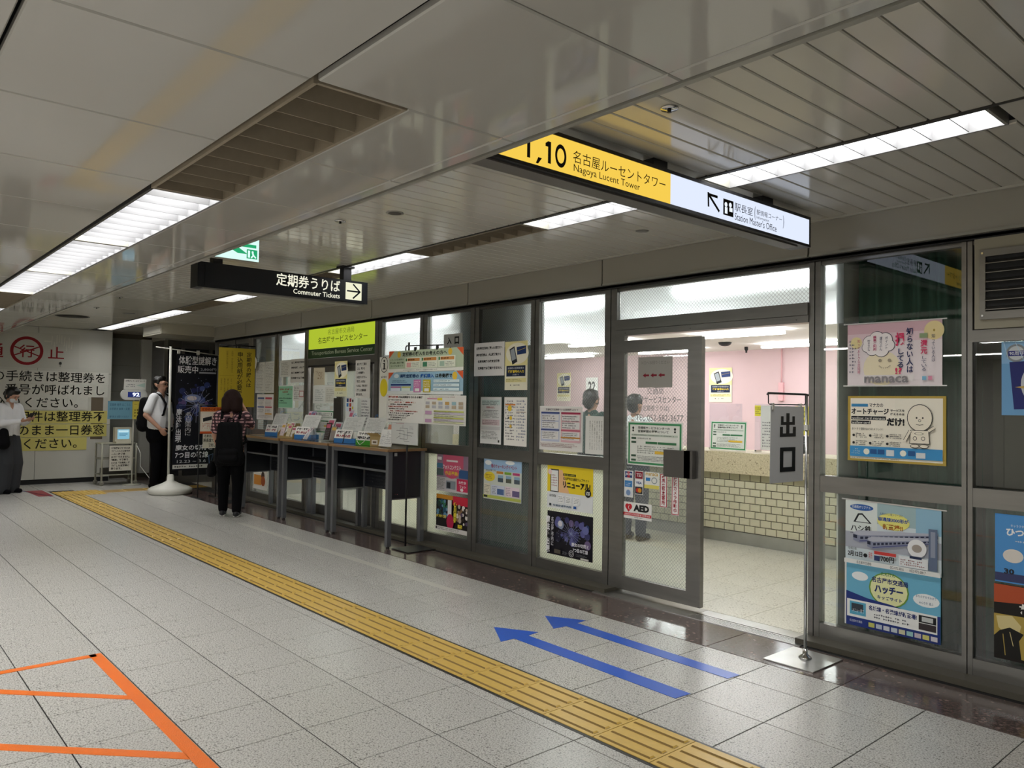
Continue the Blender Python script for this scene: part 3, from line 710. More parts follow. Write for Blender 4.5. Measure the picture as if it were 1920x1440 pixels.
# black commuter ticket sign
XC = -5.685
t = thing('hanging_sign', 'black hanging sign with white lettering Commuter Tickets and an arrow', 'sign', (XC-.07, 2.65, 2.4))
b = MB(); b.box(XC-.15, XC-.004, 1.948, 3.345, 2.195, 2.378, plain('sign_black', '#15181d'[1:], .3)); b.box(XC-.13, XC-.02, 2.0, 3.32, 2.184, 2.195, TRIM); b.build('housing', t)
b = MB(); b.box(XC-.11, XC-.04, 3.14, 3.21, 2.378, 2.5, BLKM); b.box(XC-.13, XC-.02, 3.12, 3.23, 2.485, 2.5, BLKM); b.build('hanger_post', t)
b = MB(); b.box(XC-.11, XC-.04, 2.07, 2.14, 2.378, 2.5, BLKM); b.build('hanger_post', t)
s = wsheet(XC, 2.0, 3.33, 2.205, 2.372, plain('sign_black', '#15181d'[1:], .3), gl=1.0)
def fy(y): return (y-2.0)/1.33
def fz(z): return (2.372-z)/.167
s.text('定期券うりば', fy(2.54), fz(2.366), fy(3.087), fz(2.268), 'f4f2dc', bold=.012); s.text('Commuter Tickets', fy(2.681), fz(2.258), fy(3.085), fz(2.219), 'f4f2dc', bold=.01)
s.rect(fy(3.137), fz(2.360), fy(3.286), fz(2.221), 'f1f0d2')
for q in ((3.150, 2.291, 3.265, 2.291), (3.205, 2.350, 3.272, 2.289), (3.205, 2.232, 3.272, 2.293)): s.line(fy(q[0]), fz(q[1]), fy(q[2]), fz(q[3]), .013, '14161a')
s.build('sign_face', t)
# exit sign
XE = -5.2
t = thing('exit_sign', 'lit white and green emergency exit sign above the black hanging sign', 'exit sign', (XE-.03, 2.0, 2.49))
MB().box(XE-.06, XE-.002, 1.80, 2.196, 2.335, 2.499, TRIM).build('housing', t)
s = wsheet(XE, 1.80, 2.193, 2.337, 2.495, glow('cdeee6', 1.2), gl=1.1)
s.poly([(.30, .35), (.62, -.0), (.80, 0), (.60, .28), (.95, .28), (.95, .42), (.60, .42), (.80, .72), (.62, .72)], '27a06a')
s.rect(.78, .50, .97, .90, '27a06a'); s.rect(.80, .55, .84, .86, 'cdeee6'); s.disc(.885, .60, .018, None, 'cdeee6'); s.line(.885, .63, .90, .76, .012, 'cdeee6'); s.line(.90, .74, .86, .86, .01, 'cdeee6'); s.line(.90, .74, .945, .85, .01, 'cdeee6')
s.build('sign_face', t)

# =================================================================== FAR WALL
wf = struct('wall_far')
yb = [-6, -4.4, -2.7, -1.0, .35, 1.35, 2.42, 3.495]; zb = [.075, .94, 1.78, 2.5]
for i in range(len(yb)-1):
    for j in range(3):
        MB().box(-14.26, -14.2, yb[i]+.003, yb[i+1]-.003, zb[j]+.003, zb[j+1]-.003, WALLW).build('panel', wf)
MB().box(-14.4, -14.23, -6, 3.495, 0, 2.5, MORTAR).build('backing', wf); 
MB().box(-14.24, -14.215, -6, 3.495, 0, .073, BLACK).build('skirting', wf)
w2 = struct('wall_passage'); 
for (a, c) in ((3.5, 4.05), (4.05, 8)):
    for (z0, z1) in ((.075, .9), (.9, 1.5), (1.5, 1.95), (1.95, 2.42)):
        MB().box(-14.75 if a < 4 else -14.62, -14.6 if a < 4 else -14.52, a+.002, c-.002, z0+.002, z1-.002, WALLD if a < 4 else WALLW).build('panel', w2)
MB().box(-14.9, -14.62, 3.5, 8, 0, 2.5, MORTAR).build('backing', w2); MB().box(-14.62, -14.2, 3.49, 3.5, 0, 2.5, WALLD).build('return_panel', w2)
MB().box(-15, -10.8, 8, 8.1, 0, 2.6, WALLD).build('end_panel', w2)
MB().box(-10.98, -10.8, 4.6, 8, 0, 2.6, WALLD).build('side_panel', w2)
# taped paper rows
def row(txt, y1, z1, n, col, label, vis_n=None):
    h = .205; w = .297*n; z0 = z1-h; y0 = y1-w
    t = thing('paper_strip', label, 'notice', (-14.19, (y0+y1)/2, z0), 'taped paper rows on the far wall')
    for i in range(n):
        s = wsheet(-14.194+random.uniform(0, .002), y0+.297*i, y0+.297*(i+1)-.002, z0+random.uniform(-.002, .002), z1, col); s.build('sheet', t)
    s = wsheet(-14.189, y0, y1, z0, z1, back=False)
    m = len(txt); cw = .94/m if False else .178/w
    s.em(txt, 1-.015-cw*m, .78, cw, .178/h, '15140f', .008)
    s.build('lettering', t)
row('マナカの手続きは整理券を', 3.452, 1.80, 8, 'd6d5cc', 'topmost white paper row of large black lettering on the far wall')
row('取って、番号が呼ばれまし', 3.445, 1.593, 8, 'd4d3ca', 'second white paper row of lettering on the far wall')
row('たらお入りください。', 3.150, 1.387, 7, 'd6d5cc', 'third white paper row on the far wall, shorter, just above the yellow rows')
row('その他のご用件は整理券不', 3.443, 1.166, 8, 'd9cf7a', 'top yellow paper row of lettering on the far wall')
row('要です。そのまま一日券窓', 3.443, .948, 8, 'dbd17c', 'middle yellow paper row of lettering on the far wall')
row('口へお越しください。', 3.150, .735, 7, 'd9cf7a', 'lowest yellow paper row on the far wall, shorter than the others')
s = wsheet(-14.195, 1.2, 3.0, 1.84, 2.40, 'c4c3ba'); 
def q(y, z): return ((y-1.2)/1.8, (2.40-z)/.56)
s.ring(*q(2.268, 2.105), .225/1.8, .225/.56, .2, '8e1721')
s.text('通', *q(1.70, 2.2), *q(1.96, 1.98), '8e1721', bold=.01); s.text('止', *q(2.56, 2.19), *q(2.785, 2.0), '8e1721', bold=.01); s.text('行', *q(2.17, 2.20), *q(2.37, 2.0), '8e1721', bold=.01)
s.line(*q(2.10, 2.165), *q(2.43, 2.03), .018, '8e1721'); s.line(*q(2.10, 2.03), *q(2.45, 2.18), .018, '8e1721')
s.disc(*q(2.735, 1.93), .012, None, '20201c', 8); s.rect(*q(2.72, 1.915), *q(2.75, 1.905), '20201c'); s.rect(*q(2.725, 1.89), *q(2.745, 1.88), '20201c')
s.build('no_passage_notice', label='pale board with a red ring crossing out a character, high on the far wall', cat='notice')
# worn tape marks next to it
b = MB()
for k in range(9):
    y = 2.60+.035*k; z = 2.36-random.random()*.05; b.obox((-14.192, y, z-.18*random.random()-.04), (0, .012, .01*random.random()), (.001, 0, 0), (0, .012*random.random(), .12+.05*random.random()), ink('d3d1c5'))
b.obox((-14.192, 2.50, 2.26), (0, .1, 0), (.001, 0, 0), (0, 0, .02), ink('d3d1c5'))
b.build('tape_residue', label='scraps of old white tape above the red ring notice', cat='tape')
MB().box(-14.2, -14.197, 3.2, 3.38, .70, 1.42, plain('brown_door', '#6b5f4f'[1:], .5)).build('wall_box', label='brown plate on the far wall peeking out behind the paper rows', cat='plate')

# soffit box over the passage, and the dark glazed block
sb = thing('soffit_box', 'cream boxed duct hanging from the ceiling over the passage with a framed end', 'duct', (-12.4, 4, 2.34))
MB().box(-12.87, -11.97, 3.6, 4.6, 2.34, 2.499, plain('duct_cream', '#b3af9f'[1:], .35)).build('casing', sb)
b = MB(); b.box(-12.84, -12.0, 3.594, 3.6, 2.36, 2.366, TRIM); b.box(-12.84, -12.0, 3.594, 3.6, 2.474, 2.48, TRIM); b.box(-12.84, -12.834, 3.594, 3.6, 2.366, 2.474, TRIM); b.box(-12.006, -12.0, 3.594, 3.6, 2.366, 2.474, TRIM); b.build('end_frame', sb)
gb = struct('window_20', (-13.4, 4.4, 0))
DG = plain('dark_glass', (.02, .02, .022), .06, 0, .6)
b = MB(); b.box(-13.9, -13.23, 4.07, 5.0, .12, 2.34, DG); b.build('pane', gb)
b = MB()
for y in (4.03, 4.30, 4.75): b.box(-13.25, -13.2, y, y+.05, 0, 2.34, STEELB if y < 4.1 else STEEL)
b.box(-13.24, -13.21, 4.08, 5.0, 0, .12, STEEL); b.box(-13.24, -13.21, 4.08, 5.0, 2.22, 2.34, STEEL); b.box(-13.9, -13.25, 4.04, 4.07, 0, 2.34, STEEL); b.box(-13.24, -13.21, 4.08, 5.0, .88, .95, STEEL); b.box(-13.9, -13.2, 4.03, 5.0, 2.34, 2.5, BULK)
b.build('frame', gb)
gb2 = struct('window_21', (-11.4, 4.5, 0))
b = MB(); b.box(-12.0, -10.76, 4.47, 4.5, .115, 2.26, DG); b.build('pane', gb2)
b = MB(); b.box(-12.05, -11.9, 4.42, 4.5, 0, 2.28, STEEL); b.box(-11.9, -10.76, 4.44, 4.49, 0, .115, STEEL); b.box(-11.9, -10.76, 4.44, 4.49, 2.2, 2.28, STEEL); b.box(-11.36, -11.28, 4.43, 4.5, 0, 2.28, STEEL); b.build('frame', gb2)
s = fsheet(-11.75, -11.45, .35, .80, '6fae3c'); s.rect(.1, .1, .9, .5, 'b8d96a'); s.body(.1, .55, .9, .95, 5, '2f5a20'); s.build('poster', label='small lime green poster low on the dark glass behind the banner stands', cat='poster')
s = fsheet(-11.2, -10.86, 1.0, 1.6, 'd98c2e'); s.rect(.08, .05, .92, .35, 'e9c060'); s.body(.1, .4, .9, .9, 8, '7a2e18'); s.build('poster', label='orange poster on the dark glass between the black banner and the yellow sign', cat='poster')

# =================================================================== ticket machine cart, display pole
CX = -13.40
t = thing('cart', 'small wheeled steel trolley with a monitor at the far wall', 'trolley', (-13.6, 3.45, 0)); PC = plain('cart_paint', '#a6a596'[1:], .4)
for (x, y) in ((-13.42, 3.20), (-13.42, 3.70), (-13.80, 3.20), (-13.80, 3.70)):
    lg_ = MB().tube([(x, y, .07), (x, y, .66)], .015, PC).build('leg', t)
    b = MB(); b.lathe((x-.012, y, .035), [(.03, 0), (.034, .005), (.034, .02), (.03, .025)], plain('castor', '#8a877c'[1:], .5), 14, ax='x'); b.box(x-.02, x+.02, y-.012, y+.012, .055, .075, PC); b.build('castor', lg_)
for z in (.16, .41, .65): MB().box(-13.81, -13.41, 3.19, 3.71, z, z+.014, PC).build('shelf', t)
MB().box(-13.75, -13.5, 3.25, 3.6, .174, .26, plain('cart_box', '#3a3832'[1:], .6)).build('box', label='dark box on the lowest shelf of the wheeled trolley', cat='box')
m = thing('monitor', 'small cream monitor with a blue screen on the trolley', 'monitor', (-13.5, 3.5, .665))
MB().box(-13.56, -13.44, 3.385, 3.63, .69, .915, plain('monitor_cream', '#d6d2c0'[1:], .5)).build('case', m); MB().box(-13.62, -13.42, 3.40, 3.62, .664, .70, plain('monitor_cream', '#d6d2c0'[1:], .5)).build('foot', m)
s = wsheet(-13.438, 3.42, 3.595, .73, .885, glow('8fc9e0', .8), gl=.9); s.rect(.08, .12, .92, .3, 'c9e9f2'); s.rect(.15, .45, .85, .52, '2b5f86'); s.rect(.15, .62, .7, .67, '2b5f86'); s.build('screen', m)
s = wsheet(-13.395, 3.30, 3.625, .23, .63, 'd9d6ca'); 
for i, tx in enumerate(['現在機械発行中の為', '発行したものは番号券', '一人一枚発券', 'は発行できません。', '「集検」で発券で', 'るのは「交通局」が', '発行した定期券に', '限ります。']):
    s.text(tx, .08, .06+.115*i, .92, .145+.115*i, '2a2620', bold=.03, fit=True)
s.build('paper_notice', label='white paper notice hanging on the front of the wheeled trolley', cat='notice')
t = thing('queue_display', 'pole mounted queue number display showing 92', 'display', (-13.36, 3.62, 0))
MB().tube([(-13.37, 3.63, .02), (-13.37, 3.63, 1.5)], .012, plain('white_pole', '#cfcdc2'[1:], .4)).build('pole', t)
MB().lathe((-13.37, 3.63, 0), [(.14, 0), (.14, .012), (.02, .02)], PC).build('base', t)
b = MB(); vs = []; n = 12
for k in range(2*n):
    a = -math.pi/2+math.pi*k/(n-1) if k < n else math.pi/2+math.pi*(k-n)/(n-1)
    cyy = 3.74 if k < n else 3.51; vs.append((cyy+.083*math.cos(a), 1.44+.083*math.sin(a)))
N2 = len(vs); b.add([(-13.39, y, z) for y, z in vs]+[(-13.345, y, z) for y, z in vs], [tuple(range(N2))[::-1], tuple(range(N2, 2*N2))]+[(i, (i+1) % N2, N2+(i+1) % N2, N2+i) for i in range(N2)], plain('display_case', '#d2d3cf'[1:], .4))
b.build('case', t)
s = wsheet(-13.342, 3.53, 3.72, 1.40, 1.485, '1a2350', gl=1.6); s.text('92', .36, .14, .92, .86, 'e6edff', bold=.03); s.build('number_panel', t)
s = Sheet((-13.36, 3.47, 1.525), (0, 1, 0), (.05, .03, 1), .33, .165, 'dcdcd6'); s.text('お呼びしています カード', .06, .1, .94, .26, '2a2a28', bold=.02); s.poly([(.55, .6), (.95, .35), (.95, .8)], 'b8cfc6'); s.body(.1, .45, .5, .8, 2, '59626a'); s.build('caption_card', t)
s = wsheet(-13.33, 3.24, 3.598, 1.05, 1.335, '6f9fb4'); s.text('定期券 発売 はこちら', .08, .12, .92, .28, '28556b'); s.text('お手続き 紛失・変更', .08, .36, .9, .5, '28556b'); s.text('番号札を お取りください', .08, .8, .85, .92, '28556b'); s.build('paper_notice', label='blue paper notice clipped below the number display', cat='notice')
s = wsheet(-13.33, 3.602, 3.90, 1.05, 1.335, 'd3c455'); s.text('一日乗車券', .08, .08, .9, .26, '7a5a1e'); s.body(.1, .4, .9, .9, 3, '5a4a20'); s.build('paper_notice', label='yellow paper notice beside the blue one below the number display', cat='notice')
MB().tube([(-13.38, 3.7, .62), (-13.33, 3.74, .5), (-13.33, 3.74, .3), (-13.2, 3.84, .12), (-13.0, 3.92, .02)], .007, plain('white_cable', '#cfcfca'[1:], .5)).build('power_cable', label='white cable running down from the trolley to the floor', cat='cable')

# =================================================================== BANNER (dark flag on a pole)
XF = -11.865
t = thing('banner_pole', 'white pole with a weighted water base carrying the dark banner', 'pole', (XF, 3.74, 0)); WP = plain('white_plastic', '#c9c8bf'[1:], .4)
MB().tube([(XF, 3.72, .2), (XF, 3.705, 2.15)], .018, WP, 10).build('pole', t)
b = MB(); b.lathe((XF+.03, 3.74, 0), [(.28, 0), (.3, .03), (.3, .075), (.26, .10), (.12, .15), (.05, .19), (.045, .27), (.03, .28)], WP, 24); b.build('water_base', t)
MB().tube([(XF, 3.50, 2.132), (XF, 4.42, 2.055)], .008, WP, 8).build('cross_bar', t)
for y in (3.82, 4.10): MB().box(XF-.012, XF+.012, y-.02, y+.02, 2.03, 2.11, WP).build('clip', t)
s = Sheet((XF+.012, 3.76, .33), (0, 1, 0), (0, .02, 1), .60, 1.72, '11131c', thick=.003)
s.text('体験型謎解き', .05, .015, .97, .09, 'e9e9ea', bold=.01); s.text('販売中', .03, .10, .52, .165, 'e9e9ea', bold=.01); s.text('2,800円', .58, .115, .97, .14, 'b9bcc4'); s.rect(.55, .15, .97, .163, 'a8abb2')
random.seed(3)
for i in range(26):
    a = random.random()*6.28; r = .1+.25*random.random(); cxx, cyy = .5+r*math.cos(a)*1.2, .40+r*math.sin(a)*.5
    s.disc(min(max(cxx, .12), .88), min(max(cyy, .22), .6), .03+.07*random.random(), None, random.choice(['28335c', '344276', '1d2546', '4b5a92', '232a55', '5e4f7d']), 12)
s.disc(.42, .38, .20, .035, '7e8cb5', 18); s.disc(.40, .38, .12, .02, 'd0c6c4', 14)
for i in range(16):
    a = 2*math.pi*i/16; s.line(.52, .44, .52+.42*math.cos(a), .44+.15*math.sin(a), .004, random.choice(['8e9ac6', '5a6aa8', 'b9c0dd']))
for i in range(40): s.disc(.1+.8*random.random(), .2+.45*random.random(), .008, None, 'aab3d6', 6)
s.text('名古屋市内に', .25, .50, .40, .70, 'd5d7dc', vertical=True); s.text('魔法陣出現', .03, .47, .17, .76, 'd5d7dc', vertical=True, bold=.02)
s.text('魔女の切符と', .05, .78, .95, .83, 'dfe0e4', bold=.02); s.text('7つ目の路線', .05, .84, .85, .895, 'dfe0e4', bold=.02); s.text('12.23 ~ 3.6', .1, .91, .8, .935, 'c8cad0'); s.rect(.0, .95, 1, .985, 'c9c9c4'); s.body(.05, .955, .9, .98, 1, '2a2a2a')
s.build('banner', label='tall dark blue fabric banner with white lettering hanging from the white pole', cat='banner')
# frame stand with the orange notice
t = thing('notice_stand', 'thin black metal frame stand between the dark banner and the yellow sign', 'stand', (-11.03, 4.0, 0))
b = MB()
for y in (3.852, 4.10): b.tube([(-11.03, y, .01), (-11.03, y, 1.30)], .009, BLKM, 6)
b.tube([(-11.03, 3.852, 1.30), (-11.03, 4.10, 1.30)], .009, BLKM, 6); b.build('frame', t)
for y in (3.852, 4.10): MB().box(-11.25, -10.85, y-.02, y+.02, 0, .012, BLKM).build('foot', t)
s = wsheet(-11.018, 3.86, 4.22, .905, 1.275, 'e9dfcf'); s.rect(0, 0, 1, .17, 'd2702f'); s.text('定期券の販売時間', .05, .03, .95, .14, '8a1e10', bold=.02); s.rect(.05, .24, .47, .85, 'efe6da'); s.poly([(.1, .42), (.44, .34), (.45, .48), (.11, .56)], '1e2126'); s.rect(.52, .24, .96, .85, 'dfe4e8'); s.rect(.52, .24, .96, .34, '3b86b8'); s.body(.08, .6, .45, .82, 4, 'c0492a'); s.body(.55, .38, .93, .82, 6, 'c0492a'); s.rect(0, .92, 1, 1, 'cf5a2a')
s.build('poster', label='orange and white poster on the thin black frame stand', cat='poster')
s = wsheet(-11.016, 3.90, 4.22, .70, .90, 'd8d4c3'); s.text('名鉄定期券発行は', .06, .05, .9, .25, '3a342a', bold=.02); s.text('駅長室では引き続', .03, .32, .97, .60, '2a251c', bold=.02); s.text('発売しておりま', .25, .68, .95, .92, '2a251c', bold=.02)
s.build('paper_notice', label='white notice hanging right below the orange poster', cat='notice')
# yellow hanging sign
t = thing('notice_stand', 'black pole stand that holds the tall yellow sign', 'stand', (-10.43, 4.1, 0))
b = MB(); b.tube([(-10.44, 4.12, .01), (-10.44, 4.12, 2.14)], .010, BLKM, 8); b.build('pole', t); MB().box(-10.62, -10.26, 3.95, 4.29, 0, .008, BLKM).build('base_plate', t)
MB().tube([(-10.41, 3.87, 2.12), (-10.41, 4.37, 2.12)], .008, BLKM, 6).build('top_bar', t)
s = Sheet((-10.40, 3.868, 1.285), (0, 1, 0), (0, 0, 1), .50, .80, 'cdb437')
s.text('定期券の購入は', .76, .06, .90, .66, '23200f', vertical=True, bold=.01); s.text('申込用紙が必要です', .50, .06, .66, .90, '23200f', vertical=True, bold=.01)
s.text('定期券・申込用紙は窓口に', .34, .05, .39, .42, '8a6f1f', vertical=True); s.text('記載台は右側です', .20, .05, .25, .36, '8a6f1f', vertical=True); s.rect(.03, .47, .42, .474, '9b8226')
for i in range(4): s.text('定期券のご利用'[i:], .06+.09*i, .52, .10+.09*i, .72+.03*i, '8a6f1f', vertical=True)
s.build('yellow_sign', label='tall yellow sign with vertical black lettering behind the person in plaid', cat='sign')

# =================================================================== EXIT STAND (出口)
XO, YO = -2.174, 4.06
t = thing('sign_stand', 'steel sign stand with square base plate at the right of the open doorway', 'stand', (XO, YO, 0))
MB().box(-2.32, -2.03, 3.885, 4.215, .001, .007, STEELB).build('base_plate', t)
MB().lathe((XO, 4.072, .007), [(.035, 0), (.033, .008), (.014, .022), (.014, .05)], CHR, 16).build('collar', t)
MB().tube([(XO, 4.072, .02), (XO, 4.072, 1.45)], .0085, STEELB, 10).build('pole', t)
b = MB(); b.tube([(XO, 4.09, 1.455), (XO, 4.06, 1.458), (XO, 3.675, 1.458), (XO, 3.668, 1.45)], .006, BLKM, 8); b.tube([(XO, 3.677, 1.455), (XO, 3.677, 1.405), (XO, 3.69, 1.40), (XO, 4.05, 1.40), (XO, 4.06, 1.41), (XO, 4.06, 1.455)], .003, BLKM, 6); b.build('arm', t)
MB().box(XO-.013, XO+.013, 4.06, 4.09, 1.26, 1.29, WP).build('clamp', t)
for y in (3.715, 4.0): MB().obox((XO-.006, y-.008, 1.372), (.014, 0, 0), (0, .016, 0), (0, 0, .035), STEELB).build('clip', t)
s = Sheet((XO, 3.695, .985), (.06, 1, .0), (0, .014, 1), .31, .405, 'c2c2c2', thick=.001)
K = '0b0b0b'
for q in ((.31, .23, .39, .32), (.45, .17, .57, .50), (.66, .22, .74, .34), (.31, .29, .74, .335), (.31, .43, .40, .53), (.62, .42, .71, .53), (.31, .445, .71, .49), (.31, .36, .31, .36)): pass
s.rect(.46, .09, .56, .40, K); s.rect(.30, .13, .38, .245, K); s.rect(.64, .13, .72, .245, K); s.rect(.30, .205, .72, .245, K)
s.rect(.27, .27, .36, .40, K); s.rect(.66, .27, .75, .40, K); s.rect(.27, .355, .75, .40, K)
s.rect(.28, .54, .38, .86, K); s.rect(.64, .54, .74, .86, K); s.rect(.28, .54, .74, .59, K); s.rect(.28, .80, .74, .86, K)
s.build('exit_placard', label='grey placard with two large black characters for exit, clipped to the steel stand', cat='placard')

# =================================================================== LIME SIGN over the far door
t = thing('lime_sign', 'lit lime green sign of the service center above the far door', 'sign', (-8.16, 4.44, 1.9))
s = fsheet(-8.98, -7.345, 2.02, 2.262, glow('cfe63c', .8), y=4.425, gl=.8, thick=.03)
s.rect(.0, 0, 1, 1, glow('c4da3a', .75)); s.rect(0, 0, .025, 1, glow('dfee6a', .9)); s.rect(.035, 0, .045, 1, glow('9fb52a', .6))
s.text('名古屋市交通局', .34, .10, .72, .36, '6f7d2a'); s.text('名古屋サービスセンター', .19, .45, .90, .76, '3f4718', bold=.005)
s.build('face', t)
s = fsheet(-8.98, -7.345, 1.905, 2.015, '24401f', y=4.425, thick=.03); s.text('Transportation Bureau Service Center', .09, .22, .97, .78, 'c6d0b4'); s.build('name_strip', t)

# =================================================================== POSTERS ON THE GLASS
def P(label, s, cat='poster', name='poster', **k): return s.build(name, label=label, cat=cat, **k)
# --- two wide posters right of the doorway
s = fsheet(-2.117, -1.604, 1.515, 1.868, 'eadfe2')
s.rect(0, 0, 1, .16, 'd9b3bd'); s.rect(0, .16, 1, .3, 'e6ccd3'); s.disc(.92, .16, .10, None, 'ecd9a0'); s.disc(.92, .16, .01, .02, 'b79b4a'); s.disc(.10, .30, .065, None, 'eddfa6')
s.disc(.38, .72, .20, .28, 'efe3c3'); s.rect(.17, .83, .72, .93, 'e9e2e2')
for (x, y, r) in ((.25, .30, .07), (.33, .25, .08), (.42, .27, .075), (.46, .36, .06), (.38, .42, .08), (.28, .41, .07), (.22, .38, .05)): s.disc(x, y, r+.006, None, '2d3146'); 
for (x, y, r) in ((.25, .30, .07), (.33, .25, .08), (.42, .27, .075), (.46, .36, .06), (.38, .42, .08), (.28, .41, .07), (.22, .38, .05)): s.disc(x, y, r, None, 'f3ecec')
s.text('ポイント', .42, .22, .45, .42, '49486a', vertical=True); s.text('還元ぶん', .36, .22, .39, .44, '49486a', vertical=True); s.text('乗車ご利用', .29, .20, .33, .44, 'c04c78', vertical=True, bold=.02); s.text('貯まるかも', .23, .26, .26, .44, '49486a', vertical=True)
s.text('知らない人は', .645, .10, .715, .80, '1f2c5e', vertical=True, bold=.02); s.text('損', .53, .17, .63, .38, 'd63a66', bold=.04); s.text('してる', .55, .42, .62, .72, '1f2c5e', vertical=True, bold=.02); s.text('!?', .53, .72, .60, .82, 'd63a66', bold=.03)
s.text('知っている人は', .90, .22, .935, .64, '3b4166', vertical=True); s.text('還元', .79, .30, .86, .52, 'd63a66', vertical=True, bold=.03); s.text('している', .80, .55, .85, .78, '2b3766', vertical=True)
s.rect(.78, .20, .86, .27, '8fa27b'); s.text('知っておトクな豆知識', .12, .25, .15, .80, 'c04c78', vertical=True); s.body(.03, .25, .10, .8, 10, '8a8494')
s.disc(.37, .60, .018, None, 'a79c8a'); s.disc(.47, .60, .018, None, 'a79c8a')
for k in range(8): a = math.pi*(.15+.7*k/7); s.disc(.42-.065*math.cos(a), .66+.06*math.sin(a), .006, None, 'a79c8a', 8)
s.text('manaca', .20, .85, .67, .955, '8a8588', bold=.02); s.rect(.81, .86, .85, .92, '7fb7d6'); s.rect(.87, .86, .91, .92, 'dd8fa8')
P('pale pink poster with purple lettering and a smile, upper one right of the open door', s)
for z in (1.869, 1.512): MB().obox((-2.14, GY-.004, z), (.56, 0, -.002), (0, .004, 0), (0, 0, .006), STEELB).build('poster_rail', label='thin clear hanging rail at the %s edge of the pale pink poster' % ('top' if z > 1.8 else 'bottom'), cat='rail')
s = fsheet(-2.114, -1.585, 1.086, 1.457, 'b59b45', thick=.004); s.rect(.03, .035, .97, .965, 'f0ead9'); s.rect(.03, .035, .5, .5, 'f3ecdc')
s.rect(.04, .12, .22, .165, '3b86b8'); s.text('マナカの', .235, .11, .38, .17, '20242c', bold=.02); s.text('オートチャージ', .04, .19, .44, .285, '181a20', bold=.04); s.text('サービスを', .455, .20, .60, .235, '20242c', bold=.03); s.text('使えるのは', .455, .255, .60, .29, '20242c', bold=.03)
s.rect(.04, .31, .41, .365, '181a20'); s.text('wellow card manaca', .05, .32, .40, .358, 'efeee6'); s.rect(.04, .38, .25, .43, '181a20'); s.text('wellow card', .05, .388, .24, .425, 'efeee6'); s.text('だけ!', .42, .33, .60, .45, '181a20', bold=.05)
s.text('おトクで便利な6つのメリット!', .05, .485, .38, .525, '33302a')
for i in range(3):
    for j in range(2):
        x, y = .05+.18*i, .575+.115*j; s.disc(x+.018, y+.03, .014, None, '2a2a2a', 12); s.body(x+.045, y-.01, x+.165, y+.07, 3, '3a3a38')
s.rect(.03, .77, .97, .93, '3f93cc'); s.body(.05, .8, .16, .9, 3, 'cfe4f2')
for (x, w) in ((.19, 0), (.57, 0)): s.disc(x+.02, .85, .032, None, 'f0efdf', 14)
for i, x in enumerate((.25, .33, .42, .64)): s.rect(x, .81, x+.07, .88, '27578f')
s.rect(.42, .81, .50, .9, 'd8dde0'); s.rect(.72, .83, .81, .91, 'd8dde0'); s.body(.05, .94, .7, .96, 1, '6a675c')
# plain line drawing of a helmeted figure (generic stand-in)
s.disc(.755, .32, .125, .20, '2c2c2c', 26); s.disc(.755, .32, .118, .19, 'efe7d4', 26)
for x in (.725, .785): s.disc(x, .32, .009, None, '2c2c2c', 10)
s.disc(.755, .36, .014, None, '2c2c2c', 12); s.disc(.755, .36, .010, None, 'efe7d4', 12); s.line(.72, .415, .755, .425, .003, '2c2c2c'); s.line(.755, .425, .79, .415, .003, '2c2c2c')
s.poly([(.665, .50), (.845, .50), (.855, .70), (.655, .70)], '2c2c2c'); s.poly([(.671, .507), (.839, .507), (.848, .692), (.662, .692)], 'efe7d4')
s.ring(.71, .62, .02, .03, .25, '2c2c2c', 16); s.ring(.79, .62, .02, .03, .25, '2c2c2c', 16); s.ring(.75, .55, .045, .018, .15, '2c2c2c', 16)
for (a, c, d, e) in ((.665, .51, .61, .66), (.84, .51, .90, .45)): s.line(a, c, d, e, .018, '2c2c2c'); s.line(a, c, d, e, .013, 'efe7d4')
for x in (.71, .80): s.disc(x, .735, .045, .03, '2c2c2c', 16); s.disc(x, .733, .039, .022, 'efe7d4', 16)
P('yellow framed auto charge poster with an outlined helmeted figure and a blue foot band', s)
s = Sheet((-2.124, GY-.002, .500), (1, 0, -.006), (0, 0, 1), .517, .357, 'cfdbe0')
s.rect(0, 0, 1, .33, '9fb9bd'); s.rect(0, 0, .35, .5, 'dbe3df'); s.rect(.75, 0, 1, .4, '8fb8cf'); s.rect(0, .5, 1, .75, 'a9adb8')
s.disc(.18, .10, .13, .05, '2f5fa5'); s.text('交通局オリジナル', .07, .07, .28, .12, 'eef2f4'); s.poly([(.09, .34), (.14, .20), (.19, .19), (.29, .34)], '1d2126'); s.poly([(.115, .33), (.155, .22), (.185, .215), (.265, .33)], 'dbe3df'); s.text('ハシ鉄', .06, .38, .29, .49, '15181c', bold=.02); s.body(.06, .5, .29, .53, 1, '2a2d30')
s.disc(.52, .27, .17, .13, 'e4df7c'); s.text('人気のハシ鉄シリーズに', .38, .14, .62, .18, '2f3f7a'); s.text('新登場!!', .41, .31, .62, .40, 'b06a2a', bold=.04); s.text('桜通線3000形が', .36, .21, .68, .275, '2a4fa0', bold=.03)
